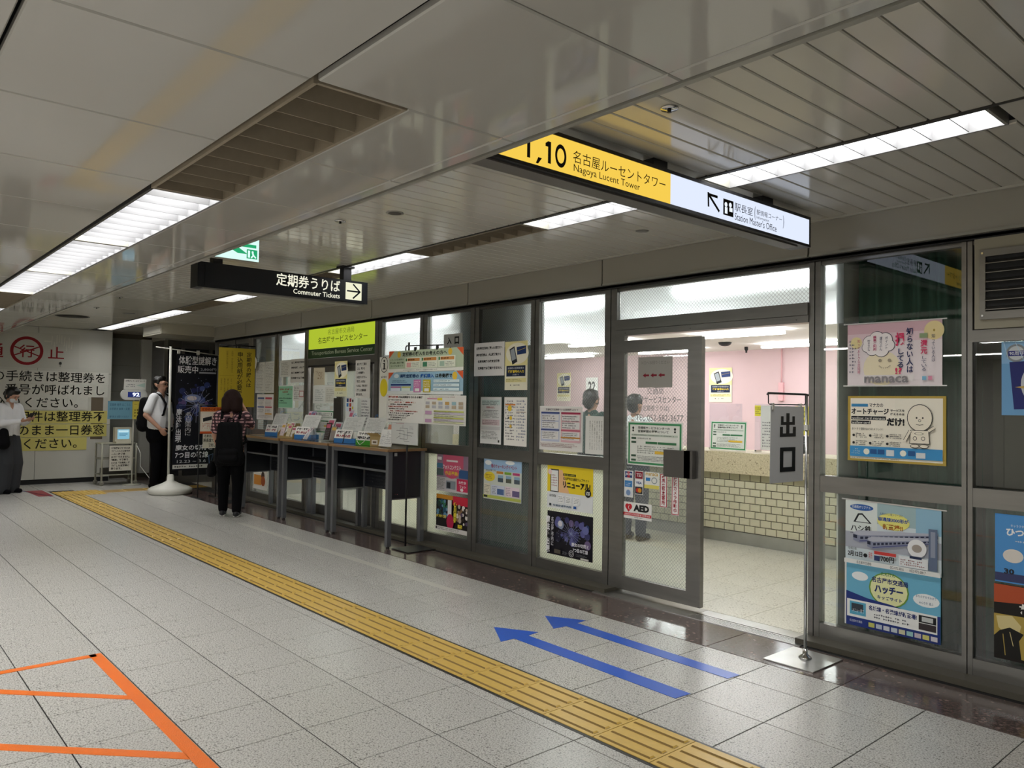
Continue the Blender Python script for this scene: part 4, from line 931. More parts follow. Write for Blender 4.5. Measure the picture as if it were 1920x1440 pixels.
for (ax, ay, sc) in ((.09, .56, 1.0), (.25, .63, 1.0)):
    def tp_(u, v): return (ax+u*(.97-ax), ay+v-u*.17-u*v*.55)      # u along the train, v down its side
    s.poly([tp_(0, -.05), tp_(.06, -.085), tp_(1, -.06), tp_(1, .02), tp_(.06, .02)], 'b4b7c4')
    s.poly([tp_(0, -.03), tp_(.08, 0), tp_(1, .0), tp_(1, .11), tp_(.08, .12), tp_(0, .07)], '878ca2')
    s.poly([tp_(.0, -.02), tp_(.05, -.005), tp_(.05, .05), tp_(.0, .03)], '20263c')
    s.poly([tp_(.08, .085), tp_(1, .085), tp_(1, .10), tp_(.08, .10)], '4a4f86')
    for k in range(15):
        u = .09+.06*k; s.poly([tp_(u, .02), tp_(u+.038, .02), tp_(u+.038, .06), tp_(u, .06)], '262c44')
s.disc(.77, .62, .095, None, 'e8e9ea'); s.disc(.77, .62, .05, .06, 'a1988e'); s.rect(.885, .30, .97, .92, '5f6d86'); s.rect(.905, .34, .95, .72, '8f96a8')
s.text('令和5年', .04, .74, .14, .785, '1c1e24'); s.text('2月12日', .04, .80, .20, .885, '101216', bold=.03); s.disc(.235, .845, .022, None, '101216'); s.text('発売', .27, .78, .31, .88, 'c23b34')
s.rect(.33, .75, .56, .80, 'c9403c'); s.rect(.33, .82, .39, .90, '2a3a66'); s.text('700円', .40, .81, .54, .90, '14161c', bold=.03); s.rect(.59, .76, .88, .92, 'dfe2e4'); s.rect(.70, .74, .82, .78, '24304f'); s.body(.61, .80, .85, .9, 3, '8f4040')
s.rect(0, .93, 1, 1, 'e4e5e2'); s.text('名古屋市交通局', .14, .945, .30, .99, '30343a'); s.text('052-972-3816', .50, .945, .64, .985, '30343a'); s.text('052-972-3817', .70, .945, .86, .985, '30343a')
P('train poster showing two long silver trains and a 700 yen price, lower right bay', s)
MB().obox((-2.145, GY-.005, .858), (.565, 0, -.010), (0, .004, 0), (0, 0, .007), STEELB).build('poster_rail', label='pale clear rail along the top of the silver train poster', cat='rail')
s = Sheet((-2.128, GY-.001, .145), (1, 0, -.006), (0, 0, 1), .517, .352, '6fb4d2')
s.rect(0, 0, .02, 1, 'dfe0dd'); s.disc(.17, .19, .09, .07, 'eef2f3'); s.disc(.86, .38, .13, .10, 'eef2f3'); s.text('まちのすみずみまで', .76, .31, .96, .35, '2a5a86'); s.text('みんなを 運ぶ', .79, .40, .93, .44, '2a5a86')
s.disc(.48, .33, .21, .27, '6f9a3e'); s.disc(.48, .33, .195, .25, 'e7e8b0'); s.text('たんけん', .40, .06, .55, .12, '2d7d57', bold=.02); s.text('名古屋市交通局', .30, .15, .68, .24, '1d2f6b', bold=.03); s.text('ハッチー', .33, .27, .63, .40, '1d2f6b', bold=.05); s.text('キッズサイト', .36, .43, .62, .49, '23407a', bold=.03)
s.poly([(.02, .45), (.25, .52), (.5, .55), (.8, .62), (1, .58), (1, 1), (.02, 1)], '24377e'); s.rect(.03, .58, .97, .86, 'eff0ee'); s.rect(.06, .61, .24, .82, '5ba8c6'); s.rect(.08, .64, .21, .76, '39404a'); s.text('メニュー見て', .09, .72, .22, .78, 'eef0f0')
s.text('名城線・名港線が新登場!', .27, .62, .77, .70, '1c2d6e', bold=.03); s.body(.33, .73, .70, .82, 2, '4a4f60'); s.rect(.79, .61, .96, .72, '1b1c20'); s.rect(.82, .63, .93, .70, 'c6c9c9'); s.rect(.79, .73, .96, .83, '3b3336')
s.text('名古屋市交通局', .06, .90, .20, .94, 'd7dcec'); 
for k in range(9): s.rect(.27+.08*k, .895, .335+.08*k, .965, ['c8c86a', 'b9c4d6', 'd0d4dc', 'c2cbd4', 'd2cfae', '9cc8c8', 'cabec8', 'd3cf7c', 'd5d0d8'][k])
P('blue kids site poster with white clouds, below the silver train poster', s)
# --- right edge bay
s = Sheet((-1.326, GY, 1.362), (1, 0, 0), (0, 0, 1), .50, .37, '6fa3cf'); s.rect(0, 0, 1, .3, '88b4d9'); s.disc(.13, .16, .09, None, '8a8f93'); s.disc(.13, .16, .07, None, 'c9cdd0'); s.rect(.06, .13, .21, .20, '2a2f7a'); s.text('90周年', .07, .135, .20, .19, 'e9ebf2')
s.poly([(.07, .28), (.9, .24), (.93, .88), (.11, .92)], '232a6b'); s.ring(.45, .58, .28, .36, .16, 'c2c6cc'); s.disc(.45, .58, .22, .28, '2f63c0'); s.poly([(.12, .62), (.30, .58), (.34, .68)], 'c9a65a')
for k in range(6): s.line(.02+.1*k, .0, .06+.13*k, .24, .003, 'b8d2e8')
P('blue anniversary poster with a crest on a navy card, under the wall vent', s)
s = Sheet((-1.356, GY, .526), (1, 0, 0), (0, 0, 1), .50, .34, '4a8fd0', thick=.003); s.rect(0, .02, 1, .98, '4f93d2'); s.rect(0, .86, 1, .98, '3a3f66'); s.text('キャラクターの', .14, .14, .30, .18, 'eef2f6'); s.text('ひつじの', .10, .20, .42, .31, 'f3f5f7', bold=.04); s.body(.18, .36, .5, .4, 1, 'dfe8f2')
s.disc(.16, .60, .09, .10, 'ded8d0')
s.text('30', .08, .79, .17, .87, '23242c', bold=.04); s.text('3.', .28, .78, .36, .84, 'eef2f6', bold=.03); s.rect(.28, .87, .42, .93, 'eef2f6')
P('light blue poster with white lettering, upper one of two at the right edge', s)
s = Sheet((-1.361, GY, .144), (1, 0, 0), (0, 0, 1), .50, .37, '17120f'); s.poly([(0, 0), (.4, 0), (.25, .22), (0, .25)], 'b4502e'); s.text('松本零士', .22, .22, .80, .36, 'efece4', bold=.03); s.poly([(.0, .40), (1, .37), (1, .96), (.0, .96)], 'b49b4c'); s.poly([(.02, .43), (.16, .40), (.24, .52), (.22, .62), (.10, .66), (.04, .58)], 'd8c890'); s.poly([(.05, .62), (.14, .56), (.26, .62), (.22, .72), (.24, .96), (.0, .96), (.0, .70)], '14120f'); s.poly([(.26, .58), (.34, .55), (.40, .66), (.34, .78), (.30, .70)], '1b1712'); s.line(.08, .66, .10, .94, .004, 'a48f4a'); s.line(.14, .62, .17, .80, .003, 'd8c890')
P('black and gold exhibition poster at the foot of the right edge bay', s)
# --- wide wired window
s = fsheet(-4.726, -4.233, 1.008, 1.368, 'ece9e6'); s.rect(.0, .0, 1, .03, 'f4f4f2'); s.text('交通局発行定期券マナカ定期券購入ガイド', .15, .05, .9, .10, '3a3a44', bold=.02)
for (x0, c1, c2) in ((.04, '3b4b86', 'c5cbe0'), (.52, 'a82f52', 'e4b9c0')):
    s.rect(x0, .13, x0+.44, .80, c2); s.rect(x0, .13, x0+.44, .17, c1); s.rect(x0+.02, .19, x0+.42, .32, 'eceae9'); s.rect(x0+.02, .35, x0+.42, .5, 'eceae9'); s.rect(x0+.02, .57, x0+.42, .75, 'eceae9'); s.rect(x0, .52, x0+.44, .55, c1 if x0 < .1 else 'c65f78')
    s.body(x0+.03, .2, x0+.40, .5, 6, '55505a'); s.body(x0+.03, .58, x0+.40, .74, 4, '55505a')
s.rect(.52, .68, .96, .71, 'c98f3c'); s.body(.04, .83, .95, .93, 3, '8f5050')
P('pass guide poster with blue and red tables on the wide wired window', s)
s = fsheet(-4.201, -4.0, 1.003, 1.297, 'e9e9e4')
for i in range(6): s.text('定期券のご案内について窓口'[i:i+8], .82-.12*i, .12, .88-.12*i, .88, '7a7a74', vertical=True)
P('plain white sheet of fine vertical text at the right corner of the wide wired window', s)
s = fsheet(-4.622, -4.113, .541, .889, 'e5e8ea', thick=.003); s.rect(0, 0, 1, .62, 'f1d52c'); s.poly([(.18, .1), (.34, .1), (.5, .62), (.1, .62)], 'eebf8e'); s.rect(.07, .09, .26, .62, '2b2f36'); s.rect(.085, .12, .245, .6, 'f0f1ee'); s.body(.1, .2, .23, .5, 5, 'c08a92'); s.disc(.06, .16, .045, None, 'f0d4d0')
s.rect(.36, .17, .64, .225, '191a1c'); s.text('見る使うも便利に', .375, .18, .63, .22, 'f1e64a'); s.text('名古屋市交通局ウェブサイト', .36, .25, .92, .32, '26241a', bold=.01); s.text('リニューアル!', .36, .35, .95, .50, '17170f', bold=.05); s.disc(.90, .56, .065, None, '191a1c'); s.text('1/25', .86, .52, .94, .60, 'f4f4f0', bold=.03)
s.text('のってみてね', .06, .68, .2, .74, '33383c', bold=.03)
for x in (.26, .43, .60): s.rect(x, .68, x+.13, .86, 'f3f4f3'); s.body(x+.01, .7, x+.12, .84, 4, '6d7276')
s.rect(.06, .89, .10, .95, '2f3a44'); s.text('市営交通案内所', .14, .90, .56, .95, '3b5a78', bold=.02); s.rect(.6, .89, .66, .95, '2b59a0')
P('yellow website renewal poster low on the wide wired window', s)
s = fsheet(-4.616, -4.109, .167, .516, '15131d'); random.seed(11)
for i in range(30): s.disc(.25+.65*random.random(), .15+.5*random.random(), .03+.05*random.random(), None, random.choice(['3a3a66', '4d4a80', '24223c', '5f6098', '1d1c30', '6f5f86', '33436f']), 10)
s.disc(.32, .28, .07, None, '8c98b4'); s.disc(.31, .26, .045, None, 'd2cfd6'); s.disc(.86, .32, .07, .09, '6a6fa6')
for i in range(22):
    a = 2*math.pi*i/22; s.line(.55, .45, .55+.22*math.cos(a), .45+.26*math.sin(a), .002, random.choice(['8e9ac6', 'aab0cc', '6a6aa0']))
for i in range(50): s.disc(.25+.7*random.random(), .1+.6*random.random(), .004, None, 'c6cbe4', 5)
s.text('魔法陣出現', .02, .10, .115, .95, 'eceaf0', vertical=True, bold=.02); s.text('名古屋市内に', .14, .12, .20, .78, 'd5d4dc', vertical=True, bold=.01); s.text('魔女の切符と', .60, .62, .97, .71, 'e8e7ee', bold=.02); s.text('7つ目の路線', .63, .74, .95, .83, 'e8e7ee', bold=.02)
s.rect(.22, .85, .36, .94, '5a5348'); s.ring(.60, .88, .055, .075, .2, 'b4b4b8', 20); s.ring(.60, .88, .03, .04, .3, 'b4b4b8', 16); s.body(.40, .86, .52, .94, 4, '8a8a90'); s.body(.70, .86, .95, .92, 3, '8a8a90'); s.rect(.8, .93, .97, .97, 'c9c7c0')
P('dark violet event poster with white vertical lettering, below the yellow one', s)
# --- curtain bay with notices
s = fsheet(-5.585, -5.160, 1.630, 1.930, 'dedbd8', y=4.412)
for i, tx in enumerate(['名鉄通学定期券をご購入のお客さまへ', '通学定期券は、犬山駅発売から', '名鉄線連絡の磁気定期券', '交通局では発売できません']): s.text(tx, .07 if i < 2 else .13, .12+.2*i, .93-.04*(i % 3), .21+.2*i, '1c1c1c', bold=.035)
P('white notice with four lines of bold black text left of the card poster', s, 'notice', 'notice')
def card_poster(s):
    s.rect(.0, .0, 1, .50, 'e9dfa0'); s.disc(.55, .25, .5, .22, 'f1ecd6'); s.poly([(.20, .16), (.42, .10), (.56, .42), (.34, .48)], '23262c'); s.poly([(.24, .18), (.40, .135), (.50, .36), (.33, .40)], '9fa6ac'); s.poly([(.52, .12), (.93, .10), (.94, .26), (.55, .28)], '1d3566'); s.line(.56, .2, .9, .15, .004, 'c6a94a')
    s.rect(.08, .50, .92, .72, '17243f'); s.text('定期券の区間変更は', .14, .53, .86, .57, 'dfe3ea'); s.text('暗証番号の入力', .16, .59, .86, .65, 'e7c93c', bold=.04); s.text('が必要です', .36, .67, .64, .70, 'dfe3ea'); s.rect(.05, .76, .95, .84, 'e6dc9c'); s.body(.08, .77, .92, .83, 2, '6a6440'); s.disc(.28, .90, .02, None, '5a4a3a'); s.body(.42, .88, .75, .92, 1, '3a4450'); return s
P('pale yellow card poster with a navy caption box, beside the four line white notice', card_poster(fsheet(-5.150, -4.857, 1.502, 1.922, 'ece8cf', y=4.411)))
s = fsheet(-5.479, -5.190, 1.024, 1.440, 'e3e4e3', y=4.412); s.rect(.05, .06, .95, .17, 'cfe0dd'); s.body(.08, .07, .92, .18, 3, '4a5a5a'); s.text('定期券の払戻し', .28, .2, .7, .24, 'b04858', bold=.02); s.body(.1, .27, .9, .45, 6, '50555a'); s.rect(.08, .48, .92, .60, 'd9c7cb'); s.body(.1, .49, .9, .59, 3, '6a4a55'); s.rect(.05, .63, .95, .70, 'cfcfd0'); s.body(.08, .72, .9, .9, 6, '4b4b4e'); s.rect(.86, .91, .93, .96, '30302e')
P('grey text notice with a pink band, left of the pair below the card poster', s, 'notice', 'notice')
s = fsheet(-5.150, -4.855, 1.022, 1.440, 'eceae3', y=4.411); s.body(.06, .05, .5, .9, 14, '6a6a70'); s.body(.56, .05, .95, .9, 14, '6a7890'); s.disc(.25, .23, .09, None, 'ecc93a'); s.disc(.3, .43, .06, None, 'ecc93a'); s.disc(.2, .43, .03, None, '3a3a3a'); s.rect(.05, .14, .5, .17, 'd98a4a'); s.disc(.3, .6, .05, None, 'e8c04a'); s.rect(.55, .3, .95, .31, '8a6a4a')
P('white notice with yellow dots, right of the pair below the card poster', s, 'notice', 'notice')
s = fsheet(-5.450, -4.940, .532, .890, 'b9c9d6'); s.rect(0, 0, 1, .28, '9fc0e0'); s.rect(0, .28, 1, 1, 'd3d9cf'); s.disc(.12, .1, .09, .06, 'eef2f4'); s.disc(.7, .06, .12, .05, 'eef2f4'); s.text('春のウォーキングイベント', .20, .12, .88, .22, 'a04a6a', bold=.03); s.text('2023年1月', .05, .26, .32, .31, '3a3f44'); s.disc(.16, .44, .15, .12, 'edd63c'); s.body(.06, .38, .26, .5, 3, 'a0502a')
for i, c in enumerate(('c98a3c', '7ca83c', 'c0487a')):
    x = .35+.215*i; s.rect(x, .29, x+.18, .35, c); s.rect(x+.04, .38, x+.18, .55, ['4a5a66', '5a5f52', '55606a'][i]); s.rect(x+.04, .38, x+.18, .45, '8fb0c8')
s.rect(.02, .62, .18, .9, 'e3ddc9'); s.body(.03, .65, .17, .88, 6, '5a5a50')
for i in range(2): s.rect(.22+.38*i, .64, .58+.38*i, .88, ['cfd6e6', 'e6d3dd'][i]); s.rect(.38+.4*i, .72, .56+.4*i, .86, ['4f6a9a', '6a5f86'][i]); s.body(.24+.38*i, .66, .38+.38*i, .86, 5, '55555c')
s.rect(0, .9, 1, .97, 'b6bf5c'); s.rect(.02, .91, .12, .96, '22262a')
P('spring walking event poster with sky and small photos, below the green curtain bay', s)
# --- bay beside the information boards
s = fsheet(-6.174, -5.68, .536, .890, 'c9c4c6'); s.rect(0, 0, 1, .62, '9a7f94'); s.rect(.20, .0, .85, .35, 'd0607c'); s.disc(.48, .42, .25, .22, 'd65a78'); s.rect(.0, .25, .2, .38, '4f7a96'); s.rect(.72, .38, 1, .60, '3b5f8f'); s.rect(0, .4, .22, .58, '5a6a6a'); s.text('フォトコンテスト', .20, .28, .78, .40, 'f4e6ea', bold=.03); s.text('作品募集!', .28, .44, .70, .55, 'e9c04a', bold=.03); s.rect(.32, .14, .68, .19, 'f1e4e6'); s.rect(.03, .08, .16, .16, 'ece6e8')
s.body(.03, .64, .28, .95, 8, '5a6a52'); s.rect(.32, .70, .62, .92, '8c949c'); s.rect(.34, .74, .46, .90, '30343a'); s.rect(.66, .62, 1, .95, 'c8355a'); s.text('お散歩', .72, .67, .95, .75, 'f3dde4', bold=.03); s.text('フォト', .75, .78, .95, .86, 'f3dde4', bold=.02); s.disc(.82, .9, .05, .04, 'f0e2e4')
P('pink photo contest poster beside the desk end', s)
s = fsheet(-6.173, -5.665, .162, .503, '1f1b1c'); s.rect(0, 0, .55, .12, 'c4872c'); s.rect(.52, 0, 1, .24, 'c02a3e'); random.seed(5)
for i in range(26): s.disc(.04+.34*random.random(), .15+.45*random.random(), .02+.04*random.random(), None, random.choice(['27526a', '3b7a5a', '5f8aa6', '1d2b44', '8a3a2a', '233a30']), 9)
for i in range(24): s.disc(.66+.32*random.random(), .22+.5*random.random(), .02+.03*random.random(), None, random.choice(['d6cfc6', '8a6a4a', '3a2f2a', 'b0a090', '5a4a66']), 9)
s.text('大壮遊展', .03, .56, .36, .66, 'd9c23a', bold=.05); s.rect(.40, .12, .52, .7, 'd8d5d2'); s.disc(.48, .72, .11, .22, 'b01f46'); s.text('徳川美術', .58, .16, .68, .72, 'e2cf3e', vertical=True, bold=.05); s.text('園', .72, .75, .85, .86, 'e2cf3e', bold=.05); s.rect(0, .88, 1, 1, 'cfcbc6'); s.body(.1, .9, .8, .98, 2, '5a5a5a'); s.rect(.03, .9, .08, .97, '3a3a3a')
P('dark museum poster with yellow lettering and a crimson disc, under the pink one', s)
s = fsheet(-6.072, -5.775, 1.84, 2.04, 'b9b8b2', y=4.42); s.text('入', .18, .14, .42, .50, '111110', bold=.05); s.text('口', .58, .14, .82, .50, '111110', bold=.05); s.poly([(.2, .72), (.4, .60), (.4, .67), (.85, .67), (.85, .77), (.4, .77), (.4, .84)], '111110')
P('grey entrance placard with two black characters and an arrow, above the information boards', s, 'placard', 'entrance_placard')
# white hanging strip with the information mark
s = fsheet(-7.20, -7.02, 1.12, 1.86, 'e9e8df', y=4.40); s.ring(.5, .11, .42, .115, .1, '1c1c1a', 24); s.disc(.5, .055, .08, .018, '1c1c1a', 12); s.rect(.44, .085, .58, .17, '1c1c1a'); s.rect(.36, .085, .5, .095, '1c1c1a'); s.rect(.34, .165, .68, .178, '1c1c1a'); s.body(.2, .26, .8, .31, 1, '8a8a84'); s.disc(.5, .44, .42, .13, 'e6d22c', 22); s.rect(.15, .88, .85, .93, '2a2a28')
P('white strip with a round information mark and a yellow disc, left of the information boards', s, 'sign', 'information_strip')
# --- far door and left bays
s = fsheet(-8.774, -8.49, 1.576, 1.787, 'c9c0a8', y=4.43); 
random.seed(2)
for i in range(40): s.rect(.15+.02*int(35*random.random()), .2+.02*int(25*random.random()), .17+.7*random.random()*.1+.5, .23, '8a7658') if False else s.disc(.2+.6*random.random(), .2+.45*random.random(), .02, None, '8a6a4a', 5)
P('small beige print with brown figures at the top of the far glass door', s, 'notice', 'notice')
s = fsheet(-8.776, -8.215, 1.356, 1.572, 'd9dcd6', y=4.43); s.body(.08, .2, .5, .9, 6, '8a9694'); s.rect(.55, .1, .97, .95, 'cfd0c6'); s.body(.6, .2, .95, .9, 7, '9a9a8c')
P('pale sheet with grey print taped across the far glass door', s, 'notice', 'notice')
P('pale yellow card poster with a phone and a navy box on the far door', card_poster(fsheet(-8.200, -7.905, 1.437, 1.847, 'd9d9b8', y=4.405)))
s = fsheet(-7.745, -7.43, 1.424, 1.846, 'd8d6d0', y=4.42)
for i, tx in enumerate(['乗り継ぎご案内', 'には、何から', 'この券売機へ', 'お並びください。', '「障割」の方は', 'ものは、改札内で', '発行した乗車券', '限ります。']): s.text(tx, .1, .07+.115*i, .9, .14+.115*i, '2b2a28', bold=.03, fit=True)
P('long white notice with bold black text on the right side of the far door', s, 'notice', 'notice')
s = fsheet(-7.970, -7.765, 1.06, 1.436, 'd9dcd9', y=4.43)
for i in range(3): s.rect(.1, .05+.14*i, .32, .16+.14*i, ['26407a', '3b7fc0', 'c9d4e4'][i]); s.rect(.42, .05+.14*i, .62, .16+.14*i, ['8e2a3a', 'a83a2a', '8e1f3a'][i])
s.disc(.78, .12, .08, None, '2a2a2a'); s.disc(.78, .33, .08, None, 'd9c43a'); s.disc(.7, .6, .2, .12, '6fc6a0')
P('white strip of coloured card logos on the far door beside the handle', s, 'sticker', 'card_logo_strip')
s = fsheet(-7.611, -7.415, 1.10, 1.420, 'd8d8d4', y=4.42); s.body(.08, .05, .92, .95, 9, '55555a')
P('white text sheet below the long notice right of the far door', s, 'notice', 'notice')
def hours(s):
    s.rect(.02, .03, .98, .97, '3f8f5c'); s.rect(.05, .075, .95, .925, 'eceee6'); s.disc(.11, .15, .02, None, '27302a', 8); s.rect(.095, .19, .125, .23, '27302a'); s.disc(.87, .15, .02, None, '27302a', 8); s.rect(.855, .19, .885, .23, '27302a')
    s.text('交通局サービスセンターの', .20, .11, .78, .17, '3a403a', bold=.02); s.text('営業時間の変更について', .20, .19, .76, .25, '3a403a', bold=.02); s.rect(.08, .285, .92, .33, 'c3cfc0'); s.body(.1, .29, .9, .325, 1, '3a403a')
    for y in (.36, .45, .76, .86): s.rect(.08, y, .17, y+.045, '3d5a46')
    s.text('令和5年2月 発', .19, .365, .45, .40, '3a403a'); s.rect(.35, .45, .56, .50, '3f7a52'); s.rect(.57, .45, .90, .50, '3f7a52'); s.body(.2, .54, .9, .73, 4, '8a8f88'); s.rect(.52, .655, .90, .72, 'e9c04a'); s.body(.2, .77, .9, .9, 4, '6a706a'); return s
P('green framed opening hours notice on the far glass door behind the leaflets', hours(fsheet(-8.727, -8.24, 1.0, 1.275, 'e4e8e0', y=4.43)), 'notice', 'hours_notice')
s = fsheet(-9.745, -9.44, 1.692, 1.910, 'd9d9d2'); s.body(.1, .12, .9, .9, 8, '8a8a84'); P('small white sheet with fine lines in the bay left of the lime sign', s, 'notice', 'notice')
s = fsheet(-9.42, -9.02, 1.613, 1.914, 'd3d1cb', y=4.43)
for i, tx in enumerate(['名鉄通学定期券を', '通学定期、犬山発', '名鉄線連絡の磁', '交通局では発売']): s.text(tx, .05, .10+.22*i, .97, .19+.22*i, '22211f', bold=.04)
P('white notice with four bold black lines in the bay left of the lime sign', s, 'notice', 'notice')
s = fsheet(-9.779, -9.335, 1.283, 1.578, 'e3ece2', y=4.43); s.rect(.02, .03, .98, .97, '8fcbaa'); s.text('定期券・回数券等の', .1, .13, .92, .21, 'a0403a', bold=.03); s.text('払戻用紙', .3, .25, .68, .32, 'a0403a', bold=.03); s.text('お願い', .6, .36, .85, .41, '2a3a30', bold=.02); s.text('定期に関わる払戻の', .08, .53, .92, .60, '25463a', bold=.03); s.text('ご案内。', .08, .64, .42, .70, '25463a', bold=.03); s.rect(.08, .76, .62, .78, '25463a')
P('mint green notice in the bay left of the lime sign', s, 'notice', 'notice')
s = fsheet(-9.325, -9.02, 1.382, 1.575, 'dcdcd8', y=4.43); s.body(.06, .1, .6, .9, 6, '6a6a6a'); s.rect(.55, .35, .95, .75, 'b05050'); s.rect(.58, .39, .92, .70, 'e4e0de'); P('white sheet with a small red box next to the mint green notice', s, 'notice', 'notice')
for (x0, x1, l) in ((-10.504, -10.20, 'left one of two tall white text sheets in the leftmost glazed bay'), (-10.195, -9.89, 'right one of two tall white text sheets in the leftmost glazed bay')):
    s = fsheet(x0, x1, 1.482, 1.907, 'cfcfc9', y=4.425); s.body(.08, .05, .92, .95, 18, '7d7d78', fill=.4); P(l, s, 'notice', 'notice')
s = fsheet(-10.442, -9.905, 1.118, 1.465, 'dedbd8', y=4.425)
for (x0, c1) in ((.05, '5a6a96'), (.52, 'b84a5e')):
    s.rect(x0, .12, x0+.40, .20, c1); s.body(x0, .24, x0+.4, .45, 5, '6a6a70'); s.rect(x0, .48, x0+.4, .53, c1); s.body(x0, .57, x0+.4, .72, 4, '6a6a70')
s.rect(.52, .74, .92, .79, 'd3a04a'); s.body(.05, .82, .92, .95, 3, '8a7a7a'); P('pass guide poster with blue and red tables in the leftmost glazed bay', s)
s = fsheet(-10.53, -10.08, .16, .46, 'd8d2c6'); s.rect(0, .05, .5, .25, 'e9e6de'); s.text('ファイル', .03, .05, .45, .2, '24211c', bold=.04); s.rect(.05, .35, .6, .8, 'cf8a3a'); s.disc(.7, .35, .12, None, '3a2a22'); s.disc(.72, .6, .15, None, 'a0522a'); s.rect(0, .85, 1, 1, 'dfdcd4'); P('orange poster low behind the leftmost desk', s)
t = thing('round_sign', 'white oval sign with black characters beside the yellow sign', 'sign', (-10.26, 4.3, 1.88))
s = Sheet((-10.62, 4.38, 1.80), (1, 0, 0), (0, 0, 1), .26, .20, 'e4e3da', back=False); s.disc(.5, .5, .46, .5, 'e4e3da', 26); s.text('新規', .34, .18, .66, .82, '1c1c1a', vertical=True, bold=.05)
s.mb.lathe((-10.49, 4.392, 1.9), [(.0, -.001), (.118, -.001), (.118, .0), (0, .0)], ink('e4e3da'), 4) if False else None
s.build('face', t); MB().box(-10.50, -10.48, 4.382, 4.425, 1.82, 1.98, WP).build('holder', t)
# --- near door stickers and notices
s = fsheet(-3.668, -3.361, 1.514, 1.735, '9d9b95', y=4.425); s.text('入口へお回りください', .08, .13, .92, .24, '77746e')
for i in range(3): x = .14+.23*i; s.poly([(x, .60), (x+.09, .53), (x+.09, .57), (x+.19, .57), (x+.19, .63), (x+.09, .63), (x+.09, .67)], '7c1528')
P('grey sheet with three dark red arrows on the near glass door', s, 'notice', 'notice')
P('green framed opening hours notice in the middle of the near glass door', hours(fsheet(-3.762, -3.268, .950, 1.268, 'e4e8e0', y=4.425)), 'notice', 'hours_notice')
s = Sheet((-3.76, 4.425, 1.27), (1, 0, 0), (0, 0, 1), .50, .25, back=False); G = '8b8e8c'
s.text('交通局', .35, .02, .65, .22, G); s.text('名古屋サービスセンター', .05, .27, .95, .47, G, bold=.01); s.text('(定期券うりば)', .25, .53, .75, .72, G); s.text('TEL 052-582-3677', .15, .80, .99, .98, G)
P('grey lettering of the service center name stuck on the near glass door', s, 'lettering', 'door_lettering')
s = fsheet(-3.79, -3.532, .556, .675, 'efeeea', y=4.425); s.disc(.13, .27, .075, None, 'c8202e'); s.disc(.23, .27, .075, None, 'c8202e'); s.poly([(.06, .32), (.30, .32), (.18, .62)], 'c8202e'); s.line(.2, .2, .17, .34, .004, 'f4f0ee'); s.line(.17, .34, .21, .46, .004, 'f4f0ee'); s.text('AED', .36, .10, .92, .52, '1a1a1c', bold=.06); s.rect(.0, .64, 1, .82, 'c8202e'); s.text('自動体外式除細動器 設置施設', .04, .67, .96, .79, 'f2e6e4'); s.body(.4, .86, .7, .94, 1, '3a3a3a')
P('white sticker with a red heart reading AED on the near door glass', s, 'sticker', 'sticker')
for (x0, x1, z0, z1, tx, l) in ((-3.459, -3.396, .669, .903, '警察官立寄所', 'left one of two narrow vertical red framed stickers on the near door'), (-3.357, -3.295, .625, .904, '防犯カメラ作動中', 'right and longer one of two narrow vertical red framed stickers on the near door')):
    s = fsheet(x0, x1, z0, z1, 'f0ecea', y=4.425); s.rect(.03, .01, .97, .99, 'b8283a'); s.rect(.12, .03, .88, .97, 'f0ecea'); s.text(tx, .25, .06, .75, .94, '9e2032', vertical=True, bold=.03); P(l, s, 'sticker', 'sticker')
s = fsheet(-3.790, -3.705, .71, .905, 'e9eae8', y=4.425); s.rect(.1, .04, .9, .27, '24407e'); s.rect(.36, .04, .64, .27, 'b8283a'); s.text('JCB', .12, .09, .88, .2, 'eef0f2', bold=.04); s.rect(.08, .38, .92, .62, '3b83c4'); s.body(.2, .45, .8, .58, 2, 'e6eef4'); s.rect(.1, .72, .9, .94, 'dfe4ea'); s.disc(.5, .83, .25, None, '7f9bc4'); P('left column of card logo stickers on the near door', s, 'sticker', 'sticker')
s = fsheet(-3.688, -3.611, .737, .909, 'e9e8e4', y=4.425); s.rect(.05, .03, .95, .33, '8e2030'); s.text('TS3', .2, .1, .8, .25, 'e9dede', bold=.03); s.rect(.05, .38, .95, .62, 'eef0f2'); s.text('VISA', .15, .45, .85, .56, '26407a', bold=.04); s.rect(.05, .67, .95, .97, '2a3440'); s.disc(.38, .82, .22, None, 'c8322a'); s.disc(.62, .82, .22, None, 'dc9a2c'); P('middle column of card logo stickers with a dark red top on the near door', s, 'sticker', 'sticker')
s = fsheet(-3.599, -3.467, .79, .908, 'e9eae4', y=4.425); s.text('manaca', .08, .05, .92, .22, 'c9a23a', bold=.02); s.rect(.1, .35, .4, .55, '3b83c4'); s.ring(.68, .5, .2, .2, .25, '8a9a9a', 18); s.rect(.0, .78, 1, 1, 'e4d86a'); P('white and yellow square sticker right of the card logos on the near door', s, 'sticker', 'sticker')

